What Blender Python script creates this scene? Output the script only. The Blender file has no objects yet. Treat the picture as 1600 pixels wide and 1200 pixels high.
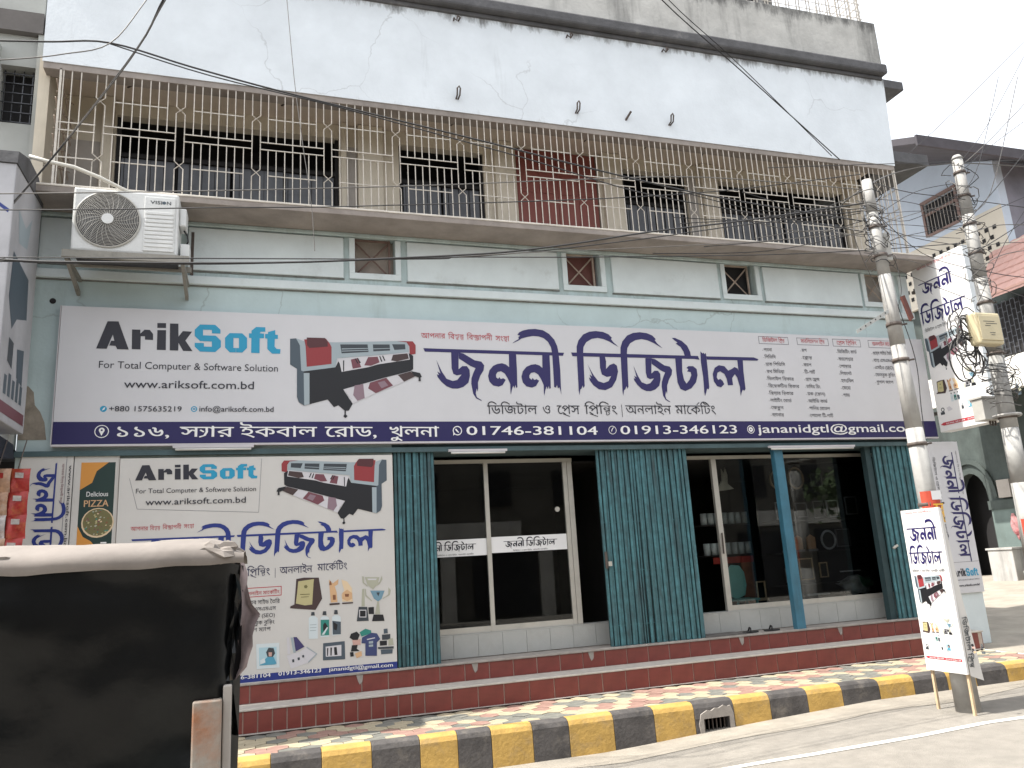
import bpy, math, random
from mathutils import Vector, Matrix, noise
from mathutils.geometry import tessellate_polygon, delaunay_2d_cdt
random.seed(7)
R = math.radians
SC = bpy.context.scene
COL = SC.collection

# ---------------------------------------------------------------- camera, sky, sun, exposure
cam_d = bpy.data.cameras.new('camera'); cam = bpy.data.objects.new('camera', cam_d); COL.objects.link(cam)
cam_d.sensor_width = 36.0; cam_d.lens = 1225.15 / 1600 * 36; cam_d.clip_start = .05; cam_d.clip_end = 900
_r = Vector((0.95166613, -0.3015792, -0.0581512)); _d = Vector((0.01377412, 0.23105175, -0.97284396)); _f = Vector((0.30682544, 0.92502166, 0.22403811))
M = Matrix.Identity(4)
for i in range(3):
    M[i][0] = _r[i]; M[i][1] = -_d[i]; M[i][2] = -_f[i]
M[0][3], M[1][3], M[2][3] = 0.0, -9.919368, 2.025064
cam.matrix_world = M
SC.camera = cam
SUN_DIR = Vector((-.56, -.015, .83)).normalized()
SUN_E = 4.9; SKY_S = .15; EXPO = .72
w = bpy.data.worlds.new('World'); SC.world = w; w.use_nodes = True
nt = w.node_tree; nt.nodes.clear()
sky = nt.nodes.new('ShaderNodeTexSky'); sky.sky_type = 'NISHITA'; sky.sun_disc = False
sky.sun_elevation = math.asin(SUN_DIR.z); sky.sun_rotation = math.atan2(SUN_DIR.x, SUN_DIR.y)
sky.air_density = 1.0; sky.dust_density = 7.0; sky.ozone_density = 1.0
hs = nt.nodes.new('ShaderNodeHueSaturation'); hs.inputs['Saturation'].default_value = .45
bg = nt.nodes.new('ShaderNodeBackground'); bg.inputs['Strength'].default_value = SKY_S
wo = nt.nodes.new('ShaderNodeOutputWorld')
hz = nt.nodes.new('ShaderNodeMix'); hz.data_type = 'RGBA'; hz.inputs[0].default_value = .6; hz.inputs[7].default_value = (8.6, 8.9, 9.4, 1)   # white heat haze
nt.links.new(sky.outputs[0], hs.inputs['Color']); nt.links.new(hs.outputs[0], hz.inputs[6]); nt.links.new(hz.outputs[2], bg.inputs[0]); nt.links.new(bg.outputs[0], wo.inputs[0])
sl = bpy.data.lights.new('sun', 'SUN'); sl.energy = SUN_E; sl.angle = R(.55); sl.color = (1, .955, .88)
so = bpy.data.objects.new('sun', sl); COL.objects.link(so); so.rotation_euler = SUN_DIR.to_track_quat('Z', 'Y').to_euler(); so.location = (-20, 0, 30)
SC.view_settings.view_transform = 'Standard'; SC.view_settings.look = 'None'; SC.view_settings.exposure = EXPO; SC.view_settings.gamma = 1
SC.view_settings.use_curve_mapping = False
SC.cycles.max_bounces = 7; SC.cycles.transparent_max_bounces = 12; SC.cycles.caustics_reflective = False; SC.cycles.caustics_refractive = False

# ---------------------------------------------------------------- materials
MATS = {}
def lin(h):
    h = h.lstrip('#'); o = []
    for i in (0, 2, 4):
        c = int(h[i:i+2], 16) / 255; o.append(c / 12.92 if c <= .04045 else ((c + .055) / 1.055) ** 2.4)
    return tuple(o)
def mat(name, col, rough=.8, var=.15, scale=3.0, stain=0, stain_col=(.05, .045, .04), stain_scale=1.2, streak=False, bump=.15, bscale=40, metal=0, spec=.5, stain_lo=.5):
    if name in MATS: return MATS[name]
    m = bpy.data.materials.new(name); m.use_nodes = True; n = m.node_tree; N = n.nodes; L = n.links
    b = N['Principled BSDF']; b.inputs['Roughness'].default_value = rough; b.inputs['Metallic'].default_value = metal
    b.inputs['Specular IOR Level'].default_value = spec
    tc = N.new('ShaderNodeTexCoord')
    n1 = N.new('ShaderNodeTexNoise'); n1.inputs['Scale'].default_value = scale; n1.inputs['Detail'].default_value = 8; n1.inputs['Roughness'].default_value = .65
    L.new(tc.outputs['Object'], n1.inputs['Vector'])
    mr = N.new('ShaderNodeMapRange'); mr.inputs['From Min'].default_value = .3; mr.inputs['From Max'].default_value = .7
    mr.inputs['To Min'].default_value = 1 - var; mr.inputs['To Max'].default_value = 1 + var * .5
    L.new(n1.outputs['Fac'], mr.inputs['Value'])
    vm = N.new('ShaderNodeVectorMath'); vm.operation = 'SCALE'; vm.inputs[0].default_value = col[:3]; L.new(mr.outputs[0], vm.inputs['Scale'])
    out = vm.outputs[0]
    if stain:
        mp = N.new('ShaderNodeMapping'); mp.inputs['Scale'].default_value = (1, 1, .12) if streak else (1, 1, 1)
        L.new(tc.outputs['Object'], mp.inputs['Vector'])
        n2 = N.new('ShaderNodeTexNoise'); n2.inputs['Scale'].default_value = stain_scale; n2.inputs['Detail'].default_value = 10; n2.inputs['Roughness'].default_value = .7
        L.new(mp.outputs[0], n2.inputs['Vector'])
        m2 = N.new('ShaderNodeMapRange'); m2.inputs['From Min'].default_value = stain_lo; m2.inputs['From Max'].default_value = stain_lo + .22; m2.inputs['To Max'].default_value = stain
        L.new(n2.outputs['Fac'], m2.inputs['Value'])
        mx = N.new('ShaderNodeMix'); mx.data_type = 'RGBA'; L.new(m2.outputs[0], mx.inputs[0]); L.new(out, mx.inputs[6]); mx.inputs[7].default_value = (*stain_col, 1)
        out = mx.outputs[2]
    L.new(out, b.inputs['Base Color'])
    if bump:
        n3 = N.new('ShaderNodeTexNoise'); n3.inputs['Scale'].default_value = bscale; n3.inputs['Detail'].default_value = 5
        L.new(tc.outputs['Object'], n3.inputs['Vector'])
        bp = N.new('ShaderNodeBump'); bp.inputs['Strength'].default_value = bump; bp.inputs['Distance'].default_value = .01
        L.new(n3.outputs['Fac'], bp.inputs['Height']); L.new(bp.outputs[0], b.inputs['Normal'])
    MATS[name] = m; return m
def crack_wall(name, col, crack=.5, stain=.35, lo=.56, sc=1.1, stain_col=(.12, .115, .1)):
    m = mat(name, col, .85, .1, 1.5, stain, stain_col, sc, True, .25, 25, stain_lo=lo)
    n = m.node_tree; N = n.nodes; L = n.links; b = N['Principled BSDF']
    src = b.inputs['Base Color'].links[0].from_socket
    tc = N.new('ShaderNodeTexCoord'); nz = N.new('ShaderNodeTexNoise'); nz.inputs['Scale'].default_value = 2.2; nz.inputs['Detail'].default_value = 6
    L.new(tc.outputs['Object'], nz.inputs['Vector'])
    ad = N.new('ShaderNodeMixRGB'); ad.blend_type = 'ADD'; ad.inputs[0].default_value = .5; L.new(tc.outputs['Object'], ad.inputs[1]); L.new(nz.outputs['Color'], ad.inputs[2])
    vo = N.new('ShaderNodeTexVoronoi'); vo.feature = 'DISTANCE_TO_EDGE'; vo.inputs['Scale'].default_value = .55; L.new(ad.outputs[0], vo.inputs['Vector'])
    mr = N.new('ShaderNodeMapRange'); mr.inputs['From Min'].default_value = 0; mr.inputs['From Max'].default_value = .006; mr.inputs['To Min'].default_value = 1; mr.inputs['To Max'].default_value = 0
    L.new(vo.outputs['Distance'], mr.inputs['Value'])
    n2 = N.new('ShaderNodeTexNoise'); n2.inputs['Scale'].default_value = .45; L.new(tc.outputs['Object'], n2.inputs['Vector'])
    m2 = N.new('ShaderNodeMapRange'); m2.inputs['From Min'].default_value = .5; m2.inputs['From Max'].default_value = .58; m2.inputs['To Max'].default_value = crack; L.new(n2.outputs['Fac'], m2.inputs['Value'])
    mu = N.new('ShaderNodeMath'); mu.operation = 'MULTIPLY'; L.new(mr.outputs[0], mu.inputs[0]); L.new(m2.outputs[0], mu.inputs[1])
    mx = N.new('ShaderNodeMix'); mx.data_type = 'RGBA'; L.new(mu.outputs[0], mx.inputs[0]); L.new(src, mx.inputs[6]); mx.inputs[7].default_value = (.12, .11, .1, 1)
    L.new(mx.outputs[2], b.inputs['Base Color'])
    return m
m_white_wall = crack_wall('pale_blue_plaster', (.68, .725, .76), .3, .35, .6, 2.4)
def edge_mildew(m, bands, col=(.16, .155, .14), amt=.8, lo=.74):
    n = m.node_tree; N = n.nodes; L = n.links; b = N['Principled BSDF']; src = b.inputs['Base Color'].links[0].from_socket
    tc = N.new('ShaderNodeTexCoord'); sx = N.new('ShaderNodeSeparateXYZ'); L.new(tc.outputs['Object'], sx.inputs[0])
    sl_ = N.new('ShaderNodeMath'); sl_.operation = 'MULTIPLY_ADD'; sl_.inputs[1].default_value = -.008; L.new(sx.outputs['X'], sl_.inputs[0]); L.new(sx.outputs['Z'], sl_.inputs[2])
    tot = None
    for zin, zout, sloped in bands:
        mr = N.new('ShaderNodeMapRange'); mr.interpolation_type = 'SMOOTHSTEP'; mr.inputs['From Min'].default_value = zout; mr.inputs['From Max'].default_value = zin; L.new(sl_.outputs[0] if sloped else sx.outputs['Z'], mr.inputs['Value'])
        if tot is None: tot = mr.outputs[0]
        else:
            mx_ = N.new('ShaderNodeMath'); mx_.operation = 'MAXIMUM'; L.new(tot, mx_.inputs[0]); L.new(mr.outputs[0], mx_.inputs[1]); tot = mx_.outputs[0]
    mp = N.new('ShaderNodeMapping'); mp.inputs['Scale'].default_value = (3, 3, .9); L.new(tc.outputs['Object'], mp.inputs['Vector'])
    nz = N.new('ShaderNodeTexNoise'); nz.inputs['Scale'].default_value = 1.6; nz.inputs['Detail'].default_value = 12; nz.inputs['Roughness'].default_value = .75; L.new(mp.outputs[0], nz.inputs['Vector'])
    ad = N.new('ShaderNodeMath'); ad.operation = 'MULTIPLY_ADD'; ad.inputs[1].default_value = .42; L.new(tot, ad.inputs[0]); L.new(nz.outputs['Fac'], ad.inputs[2])
    mr = N.new('ShaderNodeMapRange'); mr.inputs['From Min'].default_value = lo; mr.inputs['From Max'].default_value = lo + .2; mr.inputs['To Max'].default_value = amt; L.new(ad.outputs[0], mr.inputs['Value'])
    mx = N.new('ShaderNodeMix'); mx.data_type = 'RGBA'; L.new(mr.outputs[0], mx.inputs[0]); L.new(src, mx.inputs[6]); mx.inputs[7].default_value = (*col, 1); L.new(mx.outputs[2], b.inputs['Base Color'])
edge_mildew(m_white_wall, [(8.0, 8.55, False)], (.30, .30, .27), .6, .86)
edge_mildew(m_white_wall, [(9.76, 9.42, True)], (.11, .105, .10), .85, .78)

m_teal_wall = crack_wall('pale_teal_plaster', (.46, .56, .565), .35, .45, .56, 2.2, (.24, .27, .25))
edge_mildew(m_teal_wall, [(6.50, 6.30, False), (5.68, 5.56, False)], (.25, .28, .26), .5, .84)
m_panel = mat('pale_panel_plaster', (.61, .675, .685), .85, .1, 2, .4, (.27, .28, .26), 3, False, .2, stain_lo=.58)
m_cream = mat('cream_plaster', (.62, .56, .455), .85, .12, 1.5, .4, (.25, .21, .16), 1.6, True)
m_taupe = mat('shaded_taupe_paint', (.36, .33, .30), .85, .15, 2)  # plain taupe, also the painted shade of the veranda strips
m_concrete = mat('weathered_concrete', (.40, .39, .37), .92, .2, 2, .9, (.06, .06, .06), 1.3, True, .4, 18, stain_lo=.47)
m_parapet = mat('mildewed_concrete', (.46, .455, .43), .92, .25, 2, .9, (.075, .075, .072), 1.3, True, .4, 18, stain_lo=.50)
edge_mildew(m_parapet, [(10.98, 10.5, True), (9.9, 10.25, True)], (.07, .07, .068), .85, .76)
m_blackened = mat('soot_blackened_concrete', (.10, .10, .105), .95, .35, 3, .6, (.26, .25, .24), 3, False, .5, 20, stain_lo=.58)
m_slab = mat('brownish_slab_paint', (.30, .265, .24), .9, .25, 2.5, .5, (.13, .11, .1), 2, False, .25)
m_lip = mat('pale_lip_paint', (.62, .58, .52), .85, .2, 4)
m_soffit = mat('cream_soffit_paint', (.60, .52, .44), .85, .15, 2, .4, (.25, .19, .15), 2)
m_bar = mat('cream_enamel_on_steel', (.55, .51, .45), .5, .25, 9, .6, (.20, .11, .06), 7, False, 0, stain_lo=.6)
m_oldbar = mat('rust_streaked_steel', (.42, .34, .28), .7, .3, 9, .6, (.15, .08, .05), 7, False, 0)
m_reddoor = mat('oxide_red_paint', (.23, .065, .05), .6, .15, 3, .2, (.08, .03, .02), 3)
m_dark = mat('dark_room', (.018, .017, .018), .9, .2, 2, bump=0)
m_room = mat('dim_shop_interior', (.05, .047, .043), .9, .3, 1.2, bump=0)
m_pane = mat('dusty_window_glass', (.055, .058, .066), .12, .3, 1.5, bump=0)
m_gate = mat('turquoise_gate_paint', (.06, .175, .20), .5, .45, 9, .8, (.025, .035, .037), 9, True, .1, stain_lo=.46)
m_gate_d = mat('gate_gap_steel', (.02, .045, .05), .7, .3, 6)
m_bluepost = mat('blue_post_paint', (.04, .15, .22), .45, .2, 4, .5, (.02, .04, .05), 6, True)
m_lintel = mat('dark_teal_lintel', (.06, .10, .11), .8, .3, 3)
m_alu = mat('anodised_aluminium', (.50, .48, .43), .4, .12, 4, bump=0, metal=.3)
m_tile = mat('oxblood_tile', (.185, .042, .034), .35, .25, 6, .25, (.20, .12, .10), 4, False, .05, stain_lo=.6)
m_groutlight = mat('pale_tile_grout', (.48, .40, .34), .95, .2, 9)
m_grout = mat('cement_mortar', (.33, .30, .27), .95, .25, 8, .3, (.15, .13, .12), 5)
m_tread = mat('worn_mosaic_tread', (.50, .47, .42), .7, .2, 9, .35, (.25, .22, .19), 3)
m_sill = mat('white_sill_tile', (.40, .405, .385), .35, .1, 3, .3, (.3, .28, .25), 4)
m_kyel = mat('kerb_yellow_paint', (.50, .315, .085), .8, .25, 4, .7, (.27, .20, .12), 5, False, .6, 30, stain_lo=.50)
m_kblk = mat('kerb_black_paint', (.085, .078, .075), .8, .4, 4, .65, (.21, .185, .155), 5, False, .6, 30, stain_lo=.52)
m_road = mat('dusty_road', (.26, .24, .21), .95, .22, 5, .4, (.19, .178, .16), .9, False, .8, 90, stain_lo=.44)
m_sand = mat('dusty_concrete_lane', (.33, .295, .245), .95, .3, 1.5, .6, (.20, .185, .16), 1.1, False, .7, 50)
m_dust = mat('gutter_dust', (.31, .28, .235), .95, .25, 3, .4, (.24, .22, .19), 2, False, .7, 60)
m_line = mat('worn_road_line_paint', (.62, .60, .55), .8, .15, 6, .5, (.25, .23, .2), 9, stain_lo=.58)
m_pav = {'y': mat('straw_paver', (.40, .345, .24), .9, .25, 8, .35, (.24, .21, .17), 6), 'r': mat('faded_red_paver', (.30, .18, .145), .9, .25, 8, .45, (.24, .2, .17), 6), 'g': mat('grey_green_paver', (.17, .17, .15), .9, .3, 8, .45, (.26, .23, .19), 6)}
m_pavbase = mat('paver_bedding', (.24, .215, .18), .95, .3, 8)
m_signface = mat('sign_vinyl', (.565, .565, .585), .42, .05, 1, bump=0)
m_bannerface = mat('banner_vinyl', (.56, .545, .52), .5, .07, 1, bump=.05, bscale=6)
m_whitesheet = mat('sunlit_sign_sheet', (.74, .73, .72), .5, .05, 1, bump=0)
m_signedge = mat('sign_edge_metal', (.5, .48, .5), .5, .1, 4)
m_pole = mat('galvanised_pole', (.37, .365, .35), .75, .3, 2.5, .5, (.25, .22, .19), 4, True, .15, metal=.0)
m_clamp = mat('rusted_clamp_steel', (.09, .07, .06), .7, .3, 12)
m_cable = mat('black_cable', (.02, .02, .022), .6, .2, 5, bump=0)
m_cable2 = mat('grey_cable', (.10, .095, .09), .6, .2, 5, bump=0)
m_acw = mat('aged_white_casing', (.62, .63, .62), .45, .1, 4, .4, (.3, .28, .25), 3, True, stain_lo=.6)
m_acd = mat('dark_fan_cavity', (.035, .035, .04), .6, .2, 4, bump=0)
m_acg = mat('fan_guard_wire', (.42, .41, .38), .5, .1, 5, bump=0)
m_rustbr = mat('dirty_bracket_steel', (.27, .26, .23), .7, .35, 6, .5, (.08, .05, .04), 6)
m_pvc = mat('white_pvc', (.66, .64, .58), .4, .1, 4, .3, (.35, .3, .25), 5)
m_canvas = mat('black_oilcloth', (.004, .0045, .005), .28, .5, 2, .6, (.012, .015, .014), 1.3, False, .4, 7, spec=.3)
m_canvtop = mat('faded_canvas_top', (.25, .222, .20), .85, .3, 3, .6, (.22, .19, .165), 2.2, False, .3, 12)
m_rag = mat('mauve_rag', (.30, .24, .24), .9, .35, 8)
m_rick = mat('chipped_white_and_orange_paint', (.30, .31, .28), .7, .3, 5, .9, (.30, .12, .05), 2.4, False, stain_lo=.47)
m_rubber = mat('tyre_rubber', (.02, .02, .02), .8, .2, 9)
m_wood = mat('raw_batten', (.55, .42, .27), .8, .2, 8)
m_meter = mat('yellowed_meter_plastic', (.55, .48, .31), .45, .15, 5, .3, (.3, .24, .15), 5)
m_greybox = mat('grey_junction_box', (.42, .41, .38), .6, .15, 5)
m_rtile = mat('salmon_roof_tile', (.56, .345, .30), .85, .25, 3, .4, (.36, .2, .17), 3)
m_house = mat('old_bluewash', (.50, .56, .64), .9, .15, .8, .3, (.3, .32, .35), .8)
m_houselow = mat('sunlit_cream_wash', (.60, .55, .46), .9, .15, 1, .35, (.35, .3, .25), 1)  # sun on the lower house wall is put into this cream tone
m_housedark = mat('shaded_teal_wall', (.06, .075, .07), .92, .4, 1.6, .75, (.014, .015, .014), 1.0, True)  # dark because the shade on the lower house wall is in the colour
m_roofdark = mat('dark_tin_roof', (.055, .05, .058), .8, .3, 2)
m_lneigh = mat('neighbour_plaster', (.40, .41, .39), .92, .15, 1, .4, (.2, .2, .19), .9)
m_lneighd = mat('neighbour_dark_band', (.13, .12, .115), .92, .3, 1.5)
m_brown = mat('brown_vent_steel', (.20, .13, .11), .7, .2, 5)
m_ventback = mat('vent_backing_board', (.35, .30, .26), .8, .2, 4)
m_ventred = mat('vent_red_board', (.16, .06, .05), .7, .2, 4)
m_tube = mat('fluorescent_tube_glass', (.58, .58, .56), .3, .05, 3, bump=0)
m_foliage = mat('opposite_foliage', (.05, .075, .03), .9, .4, 3)
m_opp = mat('opposite_wall_wash', (.13, .12, .10), .9, .4, .6, .5, (.04, .04, .035), .5)
def glass_mat():
    m = bpy.data.materials.new('shop_glass'); m.use_nodes = True; N = m.node_tree.nodes; L = m.node_tree.links; N.clear()
    o = N.new('ShaderNodeOutputMaterial'); t = N.new('ShaderNodeBsdfTransparent'); t.inputs[0].default_value = (.72, .74, .74, 1)
    g = N.new('ShaderNodeBsdfGlossy'); g.inputs['Roughness'].default_value = .015; f = N.new('ShaderNodeFresnel'); f.inputs[0].default_value = 1.5
    x = N.new('ShaderNodeMixShader'); L.new(f.outputs[0], x.inputs[0]); L.new(t.outputs[0], x.inputs[1]); L.new(g.outputs[0], x.inputs[2]); L.new(x.outputs[0], o.inputs[0]); return m
m_glass = glass_mat()
def simple(name, hexc, rough=.6):
    return mat('paint_' + name, lin(hexc), rough, .12, 6, bump=0)
m_print = bpy.data.materials.new('printed_ink'); m_print.use_nodes = True
_n = m_print.node_tree; _a = _n.nodes.new('ShaderNodeVertexColor'); _a.layer_name = 'Col'; _n.links.new(_a.outputs[0], _n.nodes['Principled BSDF'].inputs['Base Color']); _n.nodes['Principled BSDF'].inputs['Roughness'].default_value = .5
PAL = dict(ink=lin('#24242e'), navyink=lin('#232447'), sky=lin('#1f8fb4'), purple=lin('#170f4c'), title=lin('#211a55'), blue=lin('#1e2f78'), white=(.75, .75, .75), crimson=lin('#b03a44'), red=lin('#8a3034'), maroon=lin('#4d2428'),
  soot=lin('#363c42'), steel=lin('#98a4aa'), slate=lin('#46525c'), black=lin('#15161b'), mist=lin('#c4c2c6'), wine=lin('#6e4049'), umber=lin('#40302f'), rose=lin('#86707a'), khaki=lin('#b2aa7e'), olive=lin('#6b6640'),
  tan=lin('#c9a37c'), brown=lin('#7d5238'), sand=lin('#d6bf9e'), pewter=lin('#a5a594'), bluegrey=lin('#6b8d9e'), pale=lin('#c6d0d3'), teal=lin('#2c7f74'), violet=lin('#3b3664'), navy=lin('#36406a'), rosepale=lin('#c09a90'), powder=lin('#a5c3cd'), azure=lin('#4d93ad'),
  green=lin('#15302c'), orange=lin('#c98a3c'), greybar=lin('#6d6c74'), yellow=lin('#e0b040'), face=lin('#c9c7cc'))

# ---------------------------------------------------------------- builders
ORG = {}
class MB:
    def __init__(s): s.v = []; s.f = []; s.smooth = False
    def add(s, vs, fs):
        k = len(s.v); s.v += [tuple(p) for p in vs]; s.f += [tuple(i + k for i in f) for f in fs]; return s
    def box(s, x0, x1, y0, y1, z0, z1):
        return s.add([(x0, y0, z0), (x1, y0, z0), (x1, y1, z0), (x0, y1, z0), (x0, y0, z1), (x1, y0, z1), (x1, y1, z1), (x0, y1, z1)],
                     [(0, 3, 2, 1), (4, 5, 6, 7), (0, 1, 5, 4), (1, 2, 6, 5), (2, 3, 7, 6), (3, 0, 4, 7)])
    def prism(s, poly, axis, a, b):   # poly in the two remaining axes, extruded along axis from a to b
        n = len(poly)
        def P(u, v, t): return {'x': (t, u, v), 'y': (u, t, v), 'z': (u, v, t)}[axis]
        vs = [P(u, v, a) for u, v in poly] + [P(u, v, b) for u, v in poly]
        tri = tessellate_polygon([[Vector((u, v, 0)) for u, v in poly]])
        fs = [tuple(t) for t in tri] + [tuple(i + n for i in t) for t in tri] + [(i, (i + 1) % n, (i + 1) % n + n, i + n) for i in range(n)]
        return s.add(vs, fs)
    def tube(s, pts, r, n=6, r1=None, caps=True):
        pts = [Vector(p) for p in pts]; m = len(pts); rings = []; up = Vector((0, 0, 1)); prev = None
        for i, p in enumerate(pts):
            d = (pts[min(i + 1, m - 1)] - pts[max(i - 1, 0)]).normalized()
            if prev is None:
                a = d.cross(up)
                if a.length < .1: a = d.cross(Vector((1, 0, 0)))
            else: a = prev - d * prev.dot(d)
            a.normalize(); prev = a; b = d.cross(a)
            rr = r if r1 is None else r + (r1 - r) * i / (m - 1)
            rings.append([p + (a * math.cos(2 * math.pi * j / n) + b * math.sin(2 * math.pi * j / n)) * rr for j in range(n)])
        vs = [q for g in rings for q in g]; fs = []
        for i in range(m - 1):
            for j in range(n): fs.append((i * n + j, i * n + (j + 1) % n, (i + 1) * n + (j + 1) % n, (i + 1) * n + j))
        if caps: fs += [tuple(range(n))[::-1], tuple((m - 1) * n + j for j in range(n))]
        s.smooth = s.smooth or n > 6
        return s.add(vs, fs)
    def ring(s, c, r, t, n=24, axis='y', k=5):
        P = []
        for i in range(n + 1):
            a = 2 * math.pi * i / n; u, v = r * math.cos(a), r * math.sin(a)
            P.append({'y': (c[0] + u, c[1], c[2] + v), 'z': (c[0] + u, c[1] + v, c[2]), 'x': (c[0], c[1] + u, c[2] + v)}[axis])
        return s.tube(P, t, k, caps=False)
    def disc(s, c, r, n=24, dy=.01):
        return s.prism([(c[0] + r * math.cos(2 * math.pi * i / n), c[2] + r * math.sin(2 * math.pi * i / n)) for i in range(n)], 'y', c[1], c[1] + dy)
    def mesh(s, name, m, org=(0, 0, 0)):
        me = bpy.data.meshes.new(name); me.from_pydata([(x - org[0], y - org[1], z - org[2]) for x, y, z in s.v], [], s.f); me.update()
        import bmesh
        bm = bmesh.new(); bm.from_mesh(me); bmesh.ops.recalc_face_normals(bm, faces=bm.faces); bm.to_mesh(me); bm.free()
        if m: me.materials.append(m)
        if s.smooth:
            me.polygons.foreach_set('use_smooth', [True] * len(me.polygons))
        return me
def worg(o): return ORG.get(o.name, (0, 0, 0)) if o else (0, 0, 0)
def obj(name, me, parent=None, loc=(0, 0, 0)):   # loc is a world position
    o = bpy.data.objects.new(name, me); COL.objects.link(o)
    if parent:
        o.parent = parent; p = worg(parent); o.location = (loc[0] - p[0], loc[1] - p[1], loc[2] - p[2])
    else: o.location = loc
    ORG[o.name] = tuple(loc); return o
def part(name, mb, m, parent, stuff=False, bevel=0, label=None):
    p = worg(parent); o = obj(name, mb.mesh(name, m, p), parent, p)
    if stuff: o['kind'] = 'stuff'
    if label: o['label'] = label
    if bevel:
        bv = o.modifiers.new('bevel', 'BEVEL'); bv.width = bevel; bv.segments = 2; bv.limit_method = 'ANGLE'
    return o
def thing(name, label, cat, loc=(0, 0, 0), group=None):
    o = obj(name, None, None, loc); o['label'] = label; o['category'] = cat; o.empty_display_size = .1
    if group: o['group'] = group
    return o
def solo(name, mb, m, label, cat, group=None, loc=(0, 0, 0), bevel=0):
    o = obj(name, mb.mesh(name, m, loc), None, loc); o['label'] = label; o['category'] = cat
    if group: o['group'] = group
    if bevel:
        bv = o.modifiers.new('bevel', 'BEVEL'); bv.width = bevel; bv.segments = 2; bv.limit_method = 'ANGLE'
    return o
def struct(name, mb, m):
    o = obj(name, mb.mesh(name, m), None); o['kind'] = 'structure'; return o
def smooth(o): o.data.polygons.foreach_set('use_smooth', [True] * len(o.data.polygons))

# ---------------------------------------------------------------- lettering
_g = {}
def _flat(sp, n=3):
    P = []
    if sp.type == 'POLY': return [(p.co.x, p.co.y) for p in sp.points]
    B = sp.bezier_points; m = len(B)
    for i in range(m):
        a, b = B[i], B[(i + 1) % m]; p0, p1, p2, p3 = a.co, a.handle_right, b.handle_left, b.co
        straight = abs((p1 - p0).cross(p3 - p0).length) < 1e-5 and abs((p2 - p0).cross(p3 - p0).length) < 1e-5
        for k in range(1 if straight else n):
            t = k / n; u = 1 - t; q = p0 * u ** 3 + p1 * 3 * u * u * t + p2 * 3 * u * t * t + p3 * t ** 3; P.append((q.x, q.y))
    return P
def _wind(p, P):
    w_ = 0
    for i in range(len(P)):
        (x0, y0), (x1, y1) = P[i - 1], P[i]; s = (x1 - x0) * (p[1] - y0) - (p[0] - x0) * (y1 - y0)
        if y0 <= p[1] < y1 and s > 0: w_ += 1
        elif y1 <= p[1] < y0 and s < 0: w_ -= 1
    return w_
def glyph(ch):
    """letter shapes as a list of (verts, tris), filled by non-zero winding"""
    if ch in _g: return _g[ch]
    c = bpy.data.curves.new('g', 'FONT'); c.body = ch
    o = bpy.data.objects.new('g', c); COL.objects.link(o); bpy.context.view_layer.update()
    cu = o.to_curve(bpy.context.evaluated_depsgraph_get())
    L = [P for P in (_flat(s) for s in cu.splines) if len(P) > 2]
    out = []
    if L:
        vs = []; es = []
        for P in L:
            k = len(vs); n = len(P); vs += [Vector(p) for p in P]; es += [(k + q, k + (q + 1) % n) for q in range(n)]
        V, _e, F, *_ = delaunay_2d_cdt(vs, es, [], 0, 1e-6)
        keep = []
        for f in F:
            m = ((V[f[0]].x + V[f[1]].x + V[f[2]].x) / 3, (V[f[0]].y + V[f[1]].y + V[f[2]].y) / 3)
            if sum(_wind(m, P) for P in L) != 0: keep.append(tuple(f))
        out.append(([(v.x, v.y) for v in V], keep))
    o.to_curve_clear(); bpy.data.objects.remove(o); bpy.data.curves.remove(c)
    _g[ch] = out; return out
def gx(ch):
    xs = [x for vs, _ in glyph(ch) for x, _ in vs]; return (min(xs), max(xs)) if xs else (0, 0)
_adv = {}
def bwidth(s):
    x0, x1 = gx(s); return x1 - x0
def adv(ch):
    if ch not in _adv: _adv[ch] = bwidth('ন' + ch + 'ন') - bwidth('নন')
    return _adv[ch]
def shape_bn(s):
    """Bengali shaping: list of (glyph, x, y, sx, sy) and total width, in em"""
    CONS = set('কখগঘঙচছজঝঞটঠডঢণতথদধনপফবভমযরলশষসহড়ঢ়য়ৎ'); VS = set('ািীুূৃেৈোৌ')
    out = []; x = 0; i = 0; n = len(s)
    while i < n:
        c = s[i]
        if c not in CONS:
            out.append((c, x, 0, 1, 1)); x += adv(c); i += 1; continue
        cl = [c]; i += 1
        if i < n and s[i] == '়': cl[-1] += '়'; i += 1
        while i + 1 < n and s[i] == '্':
            cl.append(s[i + 1]); i += 2
            if i < n and s[i] == '়': cl[-1] += '়'; i += 1
        v = ''
        if i < n and s[i] in VS: v = s[i]; i += 1
        reph = len(cl) > 1 and cl[0] == 'র'
        if reph: cl = cl[1:]
        ra = ya = False
        while len(cl) > 1 and cl[-1] in ('র', 'য'):
            if cl[-1] == 'র': ra = True
            else: ya = True
            cl = cl[:-1]
        pre = {'ি': 'ি', 'ে': 'ে', 'ৈ': 'ৈ', 'ো': 'ে', 'ৌ': 'ে'}.get(v)
        if pre: out.append((pre, x, 0, 1, 1)); x += adv(pre)
        b = cl[0]; a = adv(b)
        if len(cl) == 1: out.append((b, x, 0, 1, 1)); xb = x; x += a
        else:
            out.append((b, x, .2, .95, .66)); xb = x
            out.append((cl[1], x + a * .25, -.1, .62, .52)); x += max(a * .95, a * .25 + adv(cl[1]) * .62)
        if ra: out.append(('RA', xb, 0, a, 1))
        if ya: out.append(('YA', x, 0, 1, 1)); x += .33
        if v in ('া', 'ো'): out.append(('া', x, 0, 1, 1)); x += adv('া')
        if v == 'ী': out.append(('ী', x, 0, 1, 1)); x += adv('ী')
        if v in ('ু', 'ূ', 'ৃ'): out.append((v, xb + a * .75, 0, 1, 1))
        if reph: out.append(('REPH', x, 0, 1, 1))
    return out, x
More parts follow.
